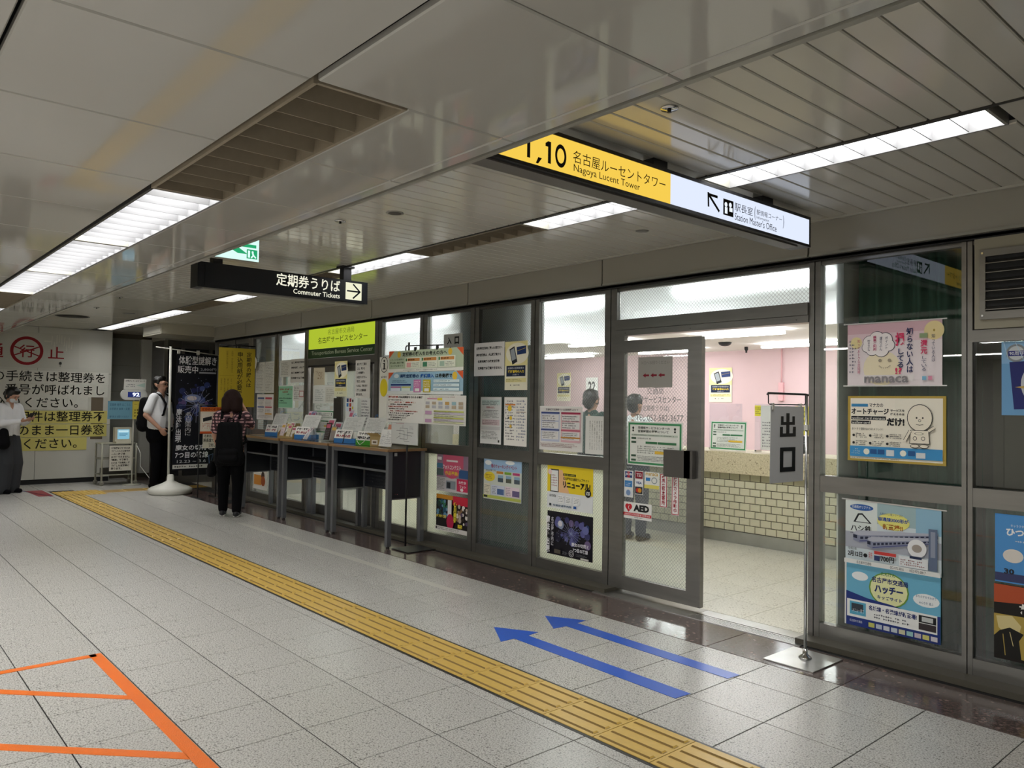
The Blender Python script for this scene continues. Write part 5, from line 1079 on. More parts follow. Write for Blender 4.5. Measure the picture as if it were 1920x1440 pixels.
# =================================================================== INFORMATION BOARDS on a stand
YB = 4.091
t = thing('sign_stand', 'thin black stand on a flat plate holding the information boards at the desk end', 'stand', (-6.176, YB, 0))
MB().box(-6.262, -5.98, 3.99, 4.30, .004, .010, BLKM).build('base_plate', t)
MB().tube([(-6.178, YB, .03), (-6.178, YB, 1.95)], .009, BLKM, 8).build('pole', t)
b = MB(); b.tube([(-6.222, YB-.006, 1.875), (-6.222, YB-.006, 1.90), (-6.21, YB-.006, 1.918), (-5.62, YB-.006, 1.90)], .006, BLKM, 6); b.build('arm', t)
for x in (-6.05, -5.70): MB().box(x-.012, x+.012, YB-.02, YB-.005, 1.86, 1.90, BLKM).build('clip', t)
s = Sheet((-6.50, YB-.014, 1.675), (1, 0, -.006), (0, 0, 1), 1.19, .20, 'b5bda4', thick=.004)
s.rect(0, 0, 1, .86, 'aebb9f'); s.rect(0, .86, 1, 1, 'd9d9cf'); s.poly([(0, 0), (.08, 0), (0, .35)], 'cf5a30'); s.poly([(.92, 0), (1, 0), (1, .35)], 'cf5a30'); s.disc(.15, .18, .025, None, 'd9b43c'); s.disc(.84, .16, .025, None, 'd9b43c')
s.text('定期券の購入をお考えの方へ', .20, .08, .80, .28, '1b211a', bold=.03); s.text('これらの定期券は', .02, .37, .22, .46, '4a5a48'); s.text('購入前に 資格確認', .02, .52, .22, .61, '3a4a38', bold=.02); s.text('などが必要です', .03, .67, .21, .76, '4a5a48')
for i in range(3):
    x = .245+.225*i; s.rect(x, .34, x+.215, .84, 'd8dcc9'); s.rect(x+.03, .38, x+.20, .52, 'c98a4a'); s.rect(x+.005, .38, x+.025, .52, '3f7a4a'); s.text(['通学定期券', '福祉定期券', '通勤から通学へ切替'][i], x+.035, .41, x+.13, .49, '402018', bold=.03); s.rect(x+.02, .58, x+.08, .80, ['dba6a0', '3f7a5a', '9fb8a4'][i]); s.body(x+.09, .58, x+.21, .80, 3, '7a8272')
s.body(.22, .90, .75, .96, 1, '6a6a60'); P('pale green banner board with orange corners, top board of the free-standing stand', s, 'board', 'information_board')
s = Sheet((-6.505, YB-.014, 1.464), (1, 0, -.006), (0, 0, 1), 1.195, .205, '8fb2c4', thick=.004)
s.rect(0, .86, 1, 1, 'd3d8d6'); s.poly([(0, 0), (.08, 0), (0, .35)], 'cf5a30'); s.poly([(.92, 0), (1, 0), (1, .35)], 'cf5a30'); s.disc(.90, .2, .03, None, 'd9b43c'); s.disc(.12, .17, .035, .1, 'c9d6da')
s.text('通勤定期券の', .17, .09, .44, .28, '1a3c66', bold=.04); s.text('継続購入', .46, .09, .64, .28, '1f5aa6', bold=.04); s.text('は券売機で', .66, .09, .87, .28, '1b211a', bold=.03)
s.rect(.04, .54, .33, .62, '26407a'); s.body(.06, .36, .32, .5, 2, '3b5a78'); s.rect(.04, .66, .19, .72, 'b0628e'); s.rect(.20, .66, .33, .72, 'c6c46a'); s.rect(.04, .73, .18, .88, 'cfd6e0'); s.rect(.20, .73, .32, .88, 'cfdcd6')
for x, c in ((.37, 'c078a8'), (.50, 'c0b03a')): s.rect(x, .35, x+.10, .92, c); s.body(x+.01, .4, x+.09, .7, 4, 'e4dcd8'); s.rect(x+.02, .74, x+.08, .88, 'd8d8d4')
for k in range(3): s.rect(.64, .36+.18*k, .96, .48+.18*k, 'c9dadc'); s.body(.65, .38+.18*k, .9, .46+.18*k, 1, '3f5a6a')
P('light blue banner board with orange corners, just below the pale green one', s, 'board', 'information_board')
s = Sheet((-6.526, YB-.018, 1.192), (1, 0, -.006), (0, 0, 1), .64, .265, 'd6d5cf', thick=.003)
s.text('通勤定期券', .05, .05, .32, .13, 'a83a2a', bold=.04); s.text('の払戻買替をされるお客様', .33, .05, .97, .13, '2a2624', bold=.04)
for i, tx in enumerate(['必ず窓口の記載例へ', '一般社員様', '定期券は、有効期間の開始日以前に', '交通局発売の定期券 全て対象', '定期券をご購入の時は', '氏名、ご自宅の連絡先電話番号の記入', 'ご本人であることが必要です', '学生証のコピーなどを必ずご持参', '各種通学定期券はしんじつ', '上記の提示が条件です']): s.text(tx, .05+.03*(i % 3), .17+.079*i, .45+.05*(i*7 % 9), .222+.079*i, 'a83a2a' if i in (1, 3, 5) else '2f2b28', bold=.03)
P('white text sheet with red and black lines, left half below the banner boards', s, 'notice', 'notice')
s = Sheet((-5.885, YB-.017, 1.189), (1, 0, -.006), (0, 0, 1), .625, .262, 'd3d2cb', thick=.003)
s.body(.12, .04, .8, .08, 1, '7a2a2a'); s.rect(.08, .1, .35, .14, 'c98aa0'); s.rect(.33, .09, .45, .17, 'd9c83a')
for i in range(6):
    for j in range(2): s.rect(.04+.16*i, .22+.13*j, .14+.16*i, .32+.13*j, random.choice(['6f9fc0', 'c09a5a', 'a0a6b0', '8fb0b8', 'b0a088', 'a8a8ae']))
for y in (.54, .82): s.rect(.04, y, .2, y+.12, 'b892b0')
for k in range(6): s.rect(.25, .52+.075*k, .96, .56+.075*k, ['b9bd5a', 'c3b8cc', 'cfd0b0', 'b9bd5a', 'c3b8cc', 'c9cba0'][k])
s.body(.26, .52, .8, .95, 6, '77785a', fill=.3); P('white sheet with coloured tables and yellow-green rows, right half below the banner boards', s, 'notice', 'notice')
s = Sheet((-6.41, YB-.03, .985), (1, 0, 0), (0, 0, 1), .45, .205, 'b9bbb8', thick=.006)
s.rect(.02, .02, .98, .98, 'c3c5c2')
for q in ((.2, .38, .5, .38), (.34, .25, .34, .75), (.34, .75, .62, .75), (.5, .38, .5, .85), (.62, .25, .62, .75), (.34, .25, .62, .25), (.5, .85, .7, .85), (.45, .12, .45, .25), (.3, .5, .8, .6), (.2, .75, .34, .62), (.62, .45, .85, .45)): s.line(*q, .0035, '6f6f74')
s.body(.7, .15, .85, .3, 3, '9a9a9a'); s.rect(.18, .04, .5, .055, 'b07a86'); P('grey board with a line network map hanging in front of the desk corner', s, 'board', 'map_board')

# =================================================================== WRITING DESKS
PERF = NAVY
def desk(x0, x1, lab, first=False):
    t = thing('writing_desk', lab, 'desk', ((x0+x1)/2, 4.16, 0), 'standing desks along the glass front')
    b = MB(); b.box(x0-.012, x1+.012, 3.945, 4.385, .918, .936, plain('desk_top', '#a9926f'[1:], .12, coat=.6, noise=.08)); b.box(x0-.012, x1+.012, 3.938, 3.945, .912, .938, WOOD)
    b.box(x0-.018, x0-.012, 3.938, 4.385, .912, .938, WOOD); b.box(x1+.012, x1+.018, 3.938, 4.385, .912, .938, WOOD); b.build('desk_top', t)
    for x in (x0, x1-.045):
        for y in (3.96, 4.33):
            q = MB(); q.box(x, x+.045, y, y+.045, .018, .912, LEG); lg2 = q.build('leg', t); MB().lathe((x+.022, y+.022, 0), [(.018, 0), (.018, .012), (.01, .018)], BLKM, 10).build('foot', lg2)
    b = MB(); b.box(x0+.045, x1-.045, 3.962, 3.99, .872, .912, LEG); b.box(x0+.045, x1-.045, 4.345, 4.372, .872, .912, LEG); b.build('top_rail', t)
    for x in (x0+.01, x1-.022): MB().box(x, x+.012, 4.005, 4.33, .465, .905, NAVY).build('side_panel', t)
    for x in (x0+.016, x1-.03): MB().box(x, x+.014, 4.005, 4.33, .452, .465, LEG).build('side_rail', t)
    MB().box(x0+.045, x1-.045, 4.02, 4.34, .712, .722, NAVY).build('shelf', t); MB().box(x0+.045, x1-.045, 4.012, 4.02, .706, .726, LEG).build('shelf_edge', t)
    bk_ = MB(); bk_.box(x0+.02, x1-.02, 4.34, 4.348, .722, .905, NAVY)
    # perforated lower back: strips with square holes
    zs = .475; w = x1-x0-.04; nx = 46; cw = w/nx; hx = cw*.42
    for r in range(7):
        z = zs+.034*r; bk_.box(x0+.02, x1-.02, 4.34, 4.346, z, z+.021, NAVY)
        for k in range(nx): xx = x0+.02+cw*k; bk_.box(xx, xx+cw-hx, 4.34, 4.346, z+.021, z+.034, NAVY)
    bk_.build('perforated_back', t)
    return t
D0 = desk(-7.40, -6.29, 'navy writing desk at the right end of the row, beside the information boards')
copy_thing(D0, (-1.19, 0, 0), 'navy writing desk in the middle of the row')
copy_thing(D0, (-2.38, 0, 0), 'navy writing desk at the left end of the row, beside the plaid shirt')
MB().box(-6.283, -6.281, 4.02, 4.05, .87, .90, ink('9a9a98')).build('sticker', D0)
for y in (4.03, 4.055): MB().box(-6.284, -6.281, y, y+.008, .503, .511, CHR).build('bolt', D0)

# ---- things on the desks
ZD = .938
BLUEB = plain('box_blue', '#2f74b8'[1:], .4); GREENB = plain('box_green', '#3f9a2c'[1:], .4); CARD = plain('cardboard', '#a08a5c'[1:], .8)
def holder(x, y, w, col, label, txt, rot=.25, sheet=True, hh=.055):
    t = thing('leaflet_box', label, 'leaflet holder', (x, y, ZD)); c, s_ = math.cos(rot), math.sin(rot)
    def G(a, b_, z): return (x+a*c-b_*s_, y+a*s_+b_*c, ZD+z)
    def ob(a0, a1, b0, b1, z0, z1, m, mb): mb.obox(G(a0, b0, z0), Vector(G(a1, b0, z0))-Vector(G(a0, b0, z0)), Vector(G(a0, b1, z0))-Vector(G(a0, b0, z0)), (0, 0, z1-z0), m)
    b = MB(); ob(0, w, 0, .006, 0, hh, col, b); ob(0, w, .11, .116, 0, hh, col, b); ob(0, .006, 0, .11, 0, hh, col, b); ob(w-.006, w, 0, .11, 0, hh, col, b); ob(0, w, 0, .11, 0, .004, col, b); b.build('box', t)
    b = MB(); ob(.012, w-.012, .02, .075, .004, .125, ink('e2e1dc'), b); b.build('slips', t)
    s = Sheet(G(.01, -.004, .052), (c, s_, 0), (-.25*s_*-1, .25*c, 1), w*.8, .095, 'e6e5e0'); s.text(txt[0], .08, .12, .92, .45, '25242a', bold=.05); s.text(txt[1], .08, .55, .92, .88, '8a2a35' if 'blue' in label else '25242a', bold=.05); s.build('front_card', t)
    if sheet:
        s = Sheet(G(.02, .085, .13), (c, s_, 0), (.0, .35, 1), w*.95, .16, 'c9cac6', thick=.002); s.body(.1, .1, .9, .9, 9, '8f908c'); ss_ = s.build('sample_sheet', t)
        MB().tube([G(w*.5, .13, .28), G(w*.5, .14, .31), G(w*.5+.02, .145, .315), G(w*.5+.025, .14, .29)], .003, BLUEB, 6).build('clip', ss_)
    return t
holder(-9.32, 4.06, .27, BLUEB, 'blue leaflet box with white slips at the left end of the desks', ('定期券申込書', '新規・継続'))
holder(-8.50, 4.06, .29, BLUEB, 'blue leaflet box with white slips in the middle of the desk row', ('定期券新規', '購入申込書'))
holder(-7.53, 4.05, .32, BLUEB, 'blue leaflet box with a pen beside the leaning leaflets, largest of the blue ones', ('定期券新規', '購入申込書'))
holder(-7.05, 4.04, .29, GREENB, 'green leaflet box with a white string on the right desk', ('マナカ払戻', '申込書'), hh=.07)
MB().tube([(-7.00, 4.035, 1.03), (-6.985, 4.02, .98), (-6.93, 4.02, .945), (-6.87, 4.03, .98), (-6.85, 4.06, 1.03)], .003, WP, 6).build('string_loop', label='white loop of string hanging over the green leaflet box', cat='string')
MB().tube([(-7.28, 4.02, .945), (-7.25, 4.03, 1.06)], .005, BLKM, 6).build('pen', label='black pen standing in front of the largest blue leaflet box', cat='pen')
def rack(x, y, w, cols, label, rot=.2, h=.17, mat=CARD, lean=.35):
    t = thing('leaflet_rack', label, 'leaflet rack', (x, y, ZD)); c, s_ = math.cos(rot), math.sin(rot)
    def G(a, b_, z): return Vector((x+a*c-b_*s_, y+a*s_+b_*c, ZD+z))
    b = MB()
    b.obox(G(0, 0, 0), G(w, 0, 0)-G(0, 0, 0), G(0, .14, 0)-G(0, 0, 0), (0, 0, .02), mat); b.obox(G(0, .13, 0), G(w, .13, 0)-G(0, .13, 0), G(0, .14, 0)-G(0, .13, 0), (0, 0, h), mat)
    for a in (0, w-.006): b.add([G(a, 0, 0), G(a, .14, 0), G(a, .14, h), G(a, .06, h*.6), G(a, 0, .05), G(a+.006, 0, 0), G(a+.006, .14, 0), G(a+.006, .14, h), G(a+.006, .06, h*.6), G(a+.006, 0, .05)],
                                [(0, 1, 2, 3, 4), (9, 8, 7, 6, 5), (0, 5, 6, 1), (1, 6, 7, 2), (2, 7, 8, 3), (3, 8, 9, 4), (4, 9, 5, 0)], mat)
    b.build('case', t)
    n = len(cols); ww = (w-.02)/n
    for i, cc in enumerate(cols):
        s = Sheet(G(.01+ww*i, .02+.01*(i % 2), .02), (c, s_, 0), (-s_*lean, c*lean, 1), ww*.92, h*random.uniform(.8, 1.15), cc, thick=.01); s.rect(.1, .08, .9, .3, random.choice(['b0596e', '4a6a9a', '6a6a70', 'c0a050'])); s.body(.12, .4, .88, .92, 5, '77777c'); s.build('leaflet', t)
    return t
random.seed(21)
rack(-9.0, 4.08, .26, ['d8c7c9', 'cfd0cc', 'dcd8cc'], 'cardboard rack of pale pink leaflets between the two left blue boxes')
rack(-8.74, 4.04, .17, ['c9bfa0', 'd5d0c4'], 'small tan rack just left of the middle blue box', h=.14)
rack(-8.68, 4.22, .14, ['cdb9cc', 'b9a8c2'], 'tall stack of lilac booklets behind the tan rack', h=.30, mat=ACRYL)
rack(-8.20, 4.00, .24, ['e3e1df', 'dfd8da'], 'white price leaflets leaning towards the front between blue boxes', rot=-.35, h=.15, mat=ACRYL, lean=.6)
rack(-8.02, 4.16, .26, ['c9cbc9', 'bfc4c2'], 'grey clear rack of pamphlets behind the leaning white leaflets', h=.22, mat=ACRYL)
rack(-7.83, 4.06, .20, ['3b322e', '8a7f78'], 'dark photo leaflet standing left of the largest blue box', h=.18, mat=ACRYL, lean=.25)
rack(-7.70, 4.22, .14, ['b9a6b4', 'c9c4c8'], 'narrow stack of tall booklets behind the dark photo leaflet', h=.30, mat=ACRYL)
b = MB(); b.obox((-6.80, 4.06, ZD), (.15, .04, 0), (-.03, .12, 0), (0, 0, .10), CARD); b.obox((-6.80, 4.06, ZD+.10), (.15, .04, 0), (-.02, -.03, .03), (0, 0, .003), CARD); b.obox((-6.85, 4.18, ZD+.10), (.15, .04, 0), (-.01, .05, .03), (0, 0, .003), CARD)
t = thing('cardboard_box', 'small open cardboard box right of the green leaflet box', 'box', (-6.75, 4.1, ZD)); b.build('carton', t); s = Sheet((-6.775, 4.064, ZD+.02), (.15, .04, 0), (0, 0, 1), .08, .045, 'd8d2c6'); s.rect(.2, .3, .8, .7, '6a5a48'); s.build('label_card', t)
for (x, l, h, c) in ((-6.66, 'clear stand with a white pocket leaflet at the right desk corner', .17, 'dcdcd8'), (-6.56, 'second clear leaflet stand with a salmon header at the right desk corner', .22, 'd8d8d4')):
    t = thing('leaflet_stand', l, 'leaflet holder', (x, 4.06, ZD)); MB().box(x, x+.115, 4.06, 4.12, 0+ZD, ZD+.01, ACRYL).build('foot', t)
    s = Sheet((x+.005, 4.07, ZD+.01), (1, .1, 0), (0, .25, 1), .11, h, c, thick=.004)
    if 'salmon' in l: s.rect(0, 0, 1, .22, 'cf8f78')
    s.body(.1, .3, .9, .9, 7, '8a8c90'); s.build('leaflet', t)
# umbrella hooked on the desk edge
t = thing('umbrella', 'folded dark patterned umbrella with white hooked handle hanging from the left desk', 'umbrella', (-9.75, 3.92, .9))
hk = [(-9.80, 3.93, .87)]+[(-9.76-.055*math.cos(a), 3.93-.02*math.sin(a)*0, .93+.055*math.sin(a)) for a in [math.pi*k/8 for k in range(9)]]
MB().tube([(-9.815, 3.93, .80)]+[(-9.76-.055*math.cos(math.pi*k/8), 3.93, .93+.055*math.sin(math.pi*k/8)) for k in range(9)]+[(-9.705, 3.93, .90)], .010, plain('ivory', '#d6d2c6'[1:], .3), 8).build('handle', t)
UM = plain('umbrella_cloth', '#1f2228'[1:], .7, noise=.6, nscale=60)
MB().lathe((-9.78, 3.93, 0), [(.012, .80), (.032, .76), (.036, .6), (.03, .42), (.02, .27), (.006, .22), (.004, .19)], UM, 12).build('canopy', t)

# =================================================================== OFFICE FITTINGS
P('green framed opening hours notice standing on the service counter', hours(Sheet((-4.83, 7.02, .935), (1, 0, 0), (0, .05, 1), .43, .30, 'e4e8e0')), 'notice', 'hours_notice')
for (x, l) in ((-4.93, 'left'), (-4.38, 'right')):
    t = thing('clear_screen', 'clear acrylic screen on the counter, %s of the hours notice' % l, 'screen', (x, 7.1, .93)); MB().box(x, x+.40 if x < -4.5 else x+.5, 7.15, 7.155, .95, 1.42, ACRYL).build('pane', t); 
    for dx in (.03, .36): MB().box(x+dx, x+dx+.02, 7.10, 7.2, .925, .95, CHR).build('foot', t)
s = Sheet((-4.375, 7.14, 1.295), (1, 0, 0), (0, 0, 1), .11, .11, 'e8dc4a'); s.body(.1, .15, .9, .85, 4, '6a6430'); P('small yellow note on the clear counter screen', s, 'notice', 'notice')
s = Sheet((-4.30, 7.13, .955), (1, 0, 0), (0, 0, 1), .20, .45, 'dcdcd8'); s.body(.1, .35, .9, .95, 9, '77777a'); P('tall white notice on the counter left of the exit placard', s, 'notice', 'notice')
s = Sheet((-3.93, 7.14, 1.12), (1, 0, 0), (0, 0, 1), .14, .28, 'e6da3c'); s.body(.1, .1, .9, .9, 5, '7a7430'); P('yellow notice on the counter right of the exit placard', s, 'notice', 'notice')
s = Sheet((-3.93, 7.13, .94), (1, 0, 0), (0, 0, 1), .16, .17, '1c1f22'); s.body(.15, .2, .9, .5, 2, 'c9c9c4'); P('black card on the counter under the yellow notice', s, 'notice', 'notice')
P('pale yellow card poster on the pink back wall seen through the open doorway', card_poster(Sheet((-8.07, 11.69, 1.47), (1, 0, 0), (0, 0, 1), .46, .60, 'ece8cf')))
P('pale yellow card poster on the pink back wall seen through the wide wired window', card_poster(Sheet((-11.92, 11.69, 1.46), (1, 0, 0), (0, 0, 1), .41, .60, 'ece8cf')))
s = Sheet((-11.06, 11.68, 1.55), (1, 0, 0), (0, 0, 1), .33, .40, 'e8e8e4', thick=.01); s.text('22', .2, .2, .8, .72, '2a2a2c', bold=.03); s.body(.15, .8, .85, .92, 2, '7a7a7a'); P('white day calendar showing 22 on the pink office wall', s, 'calendar', 'calendar')
t = thing('wall_conduit', 'pink painted conduit with a small box on the back wall', 'conduit', (-6.67, 11.68, 1.5)); MB().tube([(-6.67, 11.68, 1.8), (-6.67, 11.68, 2.36)], .012, plain('pink_paint', '#d8a8ac'[1:], .5), 8).build('pipe', t); MB().box(-6.71, -6.63, 11.65, 11.7, 1.5, 1.8, plain('pink_paint', '#d8a8ac'[1:], .5)).build('box', t)
t = thing('ceiling_camera', 'dark dome camera on the office ceiling seen through the doorway', 'camera', (-6.7, 10.1, 2.33)); MB().lathe((-6.7, 10.1, 2.36), [(.10, -.005), (.09, -.03), (.05, -.055), (.01, -.06)], BLKM, 16).build('dome', t)
t = thing('sprinkler', 'dark sprinkler on the office ceiling right of the dome camera', 'sprinkler', (-6.9, 11.0, 2.33)); MB().lathe((-6.9, 11.0, 2.36), [(.03, -.005), (.03, -.05), (.015, -.07), (.015, -.1)], BLKM, 10).build('nozzle', t)
MB().box(-7.35, -7.0, 7.0, 7.35, .93, 1.20, plain('counter_green', '#3f6a48'[1:], .6)).build('tray', label='green tray on the counter behind the information boards', cat='tray')

# =================================================================== PEOPLE
def cap_mesh(caps, T):
    vs = []; fs = []; n = 12; m = 5
    for (p, q, r1, r2) in caps:
        p, q = Vector(p), Vector(q); d = q-p
        if d.length < 1e-4: d = Vector((0, 0, 1e-3)); q = p+d
        t = d.normalized(); a = t.orthogonal().normalized(); b = t.cross(a); base_ = len(vs)
        rings = [(p, r1, math.pi/2-math.pi/2*i/m, -1) for i in range(m+1)] + [(q, r2, math.pi/2*i/m, 1) for i in range(m+1)]
        for (c, r, an, sg) in rings:
            rr = max(r*math.cos(an), 1e-4); off = t*(sg*r*math.sin(an))
            for k in range(n): th = 2*math.pi*k/n; vs.append(T(c+off+(a*math.cos(th)+b*math.sin(th))*rr))
        R = len(rings)
        for i in range(R-1):
            for k in range(n): fs.append((base_+i*n+k, base_+i*n+(k+1) % n, base_+(i+1)*n+(k+1) % n, base_+(i+1)*n+k))
        fs.append(tuple(base_+k for k in range(n))[::-1]); fs.append(tuple(base_+(R-1)*n+k for k in range(n)))
    return vs, fs
def blob(name, caps, T, mat, parent, vox=.011, smooth=3, **k):
    b = MB(); vs, fs = cap_mesh(caps, T); b.add(vs, fs, mat, True); o = b.build(name, parent, **k)
    r = o.modifiers.new('r', 'REMESH'); r.mode = 'VOXEL'; r.voxel_size = vox; r.use_smooth_shade = True
    if smooth: s = o.modifiers.new('s', 'SMOOTH'); s.iterations = smooth; s.factor = .5
    return o
def person(label, x, y, th, h, larm, rarm, top, bottom, shoe, hair, stout=1.0, sleeve='short', head_pitch=0, hairstyle='short', wide=0, face=True, extra=None, head_yaw=0, stance=.1, step=.0):
    k = h/1.71; c, s = math.cos(th), math.sin(th)
    t = thing('person', label, 'person', (x, y, 0))
    def T(v): v = Vector(v)*k; return (x+v.x*c-v.y*s, y+v.x*s+v.y*c, v.z)
    N0 = Vector((0, 0, 1.50)); Rh = Matrix.Rotation(head_yaw, 3, 'Z') @ Matrix.Rotation(head_pitch, 3, 'Y')
    def Hd(v): return tuple(N0 + Rh @ (Vector(v)-N0))
    def head(l): return [(Hd(p), Hd(q), a, b) for p, q, a, b in l]
    so = stout
    caps = []
    for sg in (-1, 1):
        dx = step*sg
        caps += [((0, .09*sg, .90), (.02+dx*.5, .1*sg, .48), .085, .055), ((.02+dx*.5, .1*sg, .48), (-.01+dx, stance*sg, .09), .055, .037), ((-.02+dx, stance*sg, .05), (.13+dx, stance*sg*1.1, .04), .038, .034)]
        caps += [((0, .06*sg, .93), (0, .06*sg, 1.12), .10*so, .095*so), ((0, .06*sg, 1.12), (0, .09*sg, 1.32), .095*so, .10), ((0, .09*sg, 1.34), (0, .17*sg, 1.41), .085, .055)]
    caps += [((0, 0, 1.35), (.012, 0, 1.53), .062, .052)]
    caps += head([((-.015, 0, 1.625), (-.01, 0, 1.62), .090, .090), ((.025, 0, 1.60), (.035, 0, 1.55), .074, .058), ((.045, 0, 1.535), (.055, 0, 1.525), .045, .035),
                  ((.088, 0, 1.60), (.103, 0, 1.575), .012, .016), ((.07, -.035, 1.625), (.07, .035, 1.625), .028, .028), ((.075, -.012, 1.545), (.075, .012, 1.545), .022, .022)])
    for sg in (-1, 1): caps += head([((-.005, .085*sg, 1.60), (-.008, .09*sg, 1.575), .018, .012)])
    hands = []
    for sg, (E, Wp, Hdir, Pn, curl) in ((1, larm), (-1, rarm)):
        Sh = Vector((0, .185*sg, 1.395)); E, Wp = Vector(E), Vector(Wp); Hdir = Vector(Hdir).normalized(); Pn = Vector(Pn); Pn = (Pn-Hdir*Pn.dot(Hdir)).normalized(); side = Hdir.cross(Pn)
        caps += [(Sh, E, .050*so**.5, .040), (E, Wp, .040, .027)]
        pe = Wp+Hdir*.085
        for j in (-1, 0, 1): caps.append((Wp+side*.012*j+Hdir*.015, pe+side*.026*j, .018, .014))
        for j, L in ((-1.5, .062), (-.5, .075), (.5, .071), (1.5, .055)):
            a0 = pe+side*.018*j; d1 = (Hdir*math.cos(curl*.5)+Pn*math.sin(curl*.5)); d2 = (Hdir*math.cos(curl*1.4)+Pn*math.sin(curl*1.4))
            m0 = a0+d1*L*.5; caps += [(a0, m0, .0095, .009), (m0, m0+d2*L*.5, .009, .007)]
        a0 = Wp+Hdir*.03-side*.025*sg*1; d1 = (Hdir*.6-side*.7*sg+Pn*.4).normalized(); m0 = a0+d1*.04; caps += [(a0, m0, .012, .010), (m0, m0+(d1*.4+Hdir*.8).normalized()*.03, .010, .008)]
    blob('body', caps, T, SKINM, t, .0065*k+.0005, 2)
    # clothes
    up_ = []
    for sg, A in ((1, larm), (-1, rarm)):
        Sh = Vector((0, .185*sg, 1.395)); E, Wp = Vector(A[0]), Vector(A[1])
        up_ += [((0, .065*sg, .90), (0.01*so, .065*sg, 1.10), .118*so, .118*so), ((0.01, .065*sg, 1.10), (0, .09*sg, 1.33), .118*so, .112), ((0, .09*sg, 1.34), (0, .165*sg, 1.405), .098, .068)]
        if sleeve == 'short': up_ += [(Sh, Sh.lerp(E, .72), .068, .068)]
        else: up_ += [(Sh, E, .066, .056), (E, E.lerp(Wp, .92), .056, .042)]
    if so > 1.1: up_ += [((.05, -.05, 1.06), (.05, .05, 1.06), .125, .125), ((.04, 0, 1.2), (.04, 0, 1.2), .12, .12)]
    up_ += [((0, -.05, 1.44), (0, .05, 1.44), .052, .052)]
    blob('top', up_, T, top, t, .010, 2)
    lo = []
    for sg in (-1, 1):
        dx = step*sg
        lo += [((0, .06*sg, .93), (0, .085*sg, .82), .122*so, .11*so+wide*.3), ((0, .085*sg, .82), (.02+dx*.5, .1*sg, .48), .105+wide*.3, .082+wide), ((.02+dx*.5, .1*sg, .48), (-.01+dx, stance*sg, .10), .078+wide, .064+wide)]
    blob('trousers', lo, T, bottom, t, .011, 2)
    for sg in (-1, 1):
        dx = step*sg
        blob('shoe', [((-.05+dx, stance*sg, .045), (.03+dx, stance*sg, .055), .043, .045), ((.03+dx, stance*sg, .045), (.14+dx, stance*sg*1.12, .038), .045, .038)], T, shoe, t, .009, 1)
    if hairstyle == 'short':
        hc = [((-.03, 0, 1.655), (-.02, 0, 1.66), .092, .088), ((-.05, 0, 1.62), (-.045, 0, 1.58), .078, .070), ((.03, -.03, 1.705), (.03, .03, 1.705), .035, .035), ((.0, -.06, 1.66), (.0, -.07, 1.62), .04, .028), ((.0, .06, 1.66), (.0, .07, 1.62), .04, .028)]
    elif hairstyle == 'bob':
        hc = [((-.025, 0, 1.645), (-.025, 0, 1.63), .122, .125), ((-.055, -.05, 1.60), (-.06, -.06, 1.50), .09, .075), ((-.055, .05, 1.60), (-.06, .06, 1.50), .09, .075), ((-.01, .09, 1.62), (-.01, .10, 1.51), .05, .04), ((-.01, -.09, 1.62), (-.01, -.10, 1.51), .05, .04), ((.03, -.03, 1.70), (.045, .03, 1.70), .04, .04)]
    else:
        hc = [((-.02, 0, 1.65), (-.02, 0, 1.64), .100, .100), ((-.05, 0, 1.62), (-.055, 0, 1.56), .078, .066), ((-.12, 0, 1.60), (-.13, 0, 1.57), .038, .034), ((.03, -.035, 1.695), (.045, .035, 1.69), .038, .038), ((.0, .07, 1.64), (.01, .08, 1.57), .032, .02), ((.0, -.07, 1.64), (.01, -.08, 1.57), .032, .02)]
    blob('hair', head(hc), T, hair, t, .008, 1)
    if face:
        for sg in (-1, 1):
            blob('eye', head([((.096, .031*sg-.008, 1.605), (.096, .031*sg+.008, 1.605), .006, .006)]), T, ink('191410'), t, .0025, 0)
            blob('eyebrow', head([((.098, .031*sg-.014, 1.627), (.098, .031*sg+.014, 1.628), .004, .004)]), T, hair, t, .0025, 0)
        blob('mouth', head([((.093, -.018, 1.548), (.093, .018, 1.548), .005, .005)]), T, ink('8a4a42'), t, .0025, 0)
    if extra: extra(t, T, head)
    return t, T
WSH = plain('shirt_white', '#dfe0e2'[1:], .8); BLKC = plain('cloth_black', '#0b0b0e'[1:], .95, spec=.1); BAG = plain('bag_black', '#08080b'[1:], .85, spec=.15, bump=.2, bscale=60)
def man_extra(t, T, head):
    for sg in (-1, 1):
        pts = []
        for i in range(15): a = 2*math.pi*i/14; pts.append(T(head([((.112, .033*sg+.022*math.cos(a), 1.603+.017*math.sin(a)),)*2+(0, 0)])[0][0]))
        b = MB(); b.tube(pts, .0022, BLKM, 5, cap=False); b.build('glasses_rim', t)
        b = MB(); b.tube([T(head([((.11, .055*sg, 1.607),)*2+(0, 0)])[0][0]), T(head([((.0, .095*sg, 1.61),)*2+(0, 0)])[0][0])], .002, BLKM, 5); b.build('glasses_arm', t)
    b = MB(); b.tube([T((-.005, .10, 1.565)), T((.03, .095, 1.50)), T((.08, .05, 1.44)), T((.10, .02, 1.30))], .003, BLKM, 6); b.tube([T((-.005, -.10, 1.565)), T((.03, -.095, 1.50)), T((.08, -.05, 1.44)), T((.115, -.02, 1.30))], .003, BLKM, 6); b.build('earphone_cord', t)
    b = MB(); b.tube([T((.128, .05, .93)), T((.128, -.05, .93))], .018, BLKM, 6); b.build('belt', t)
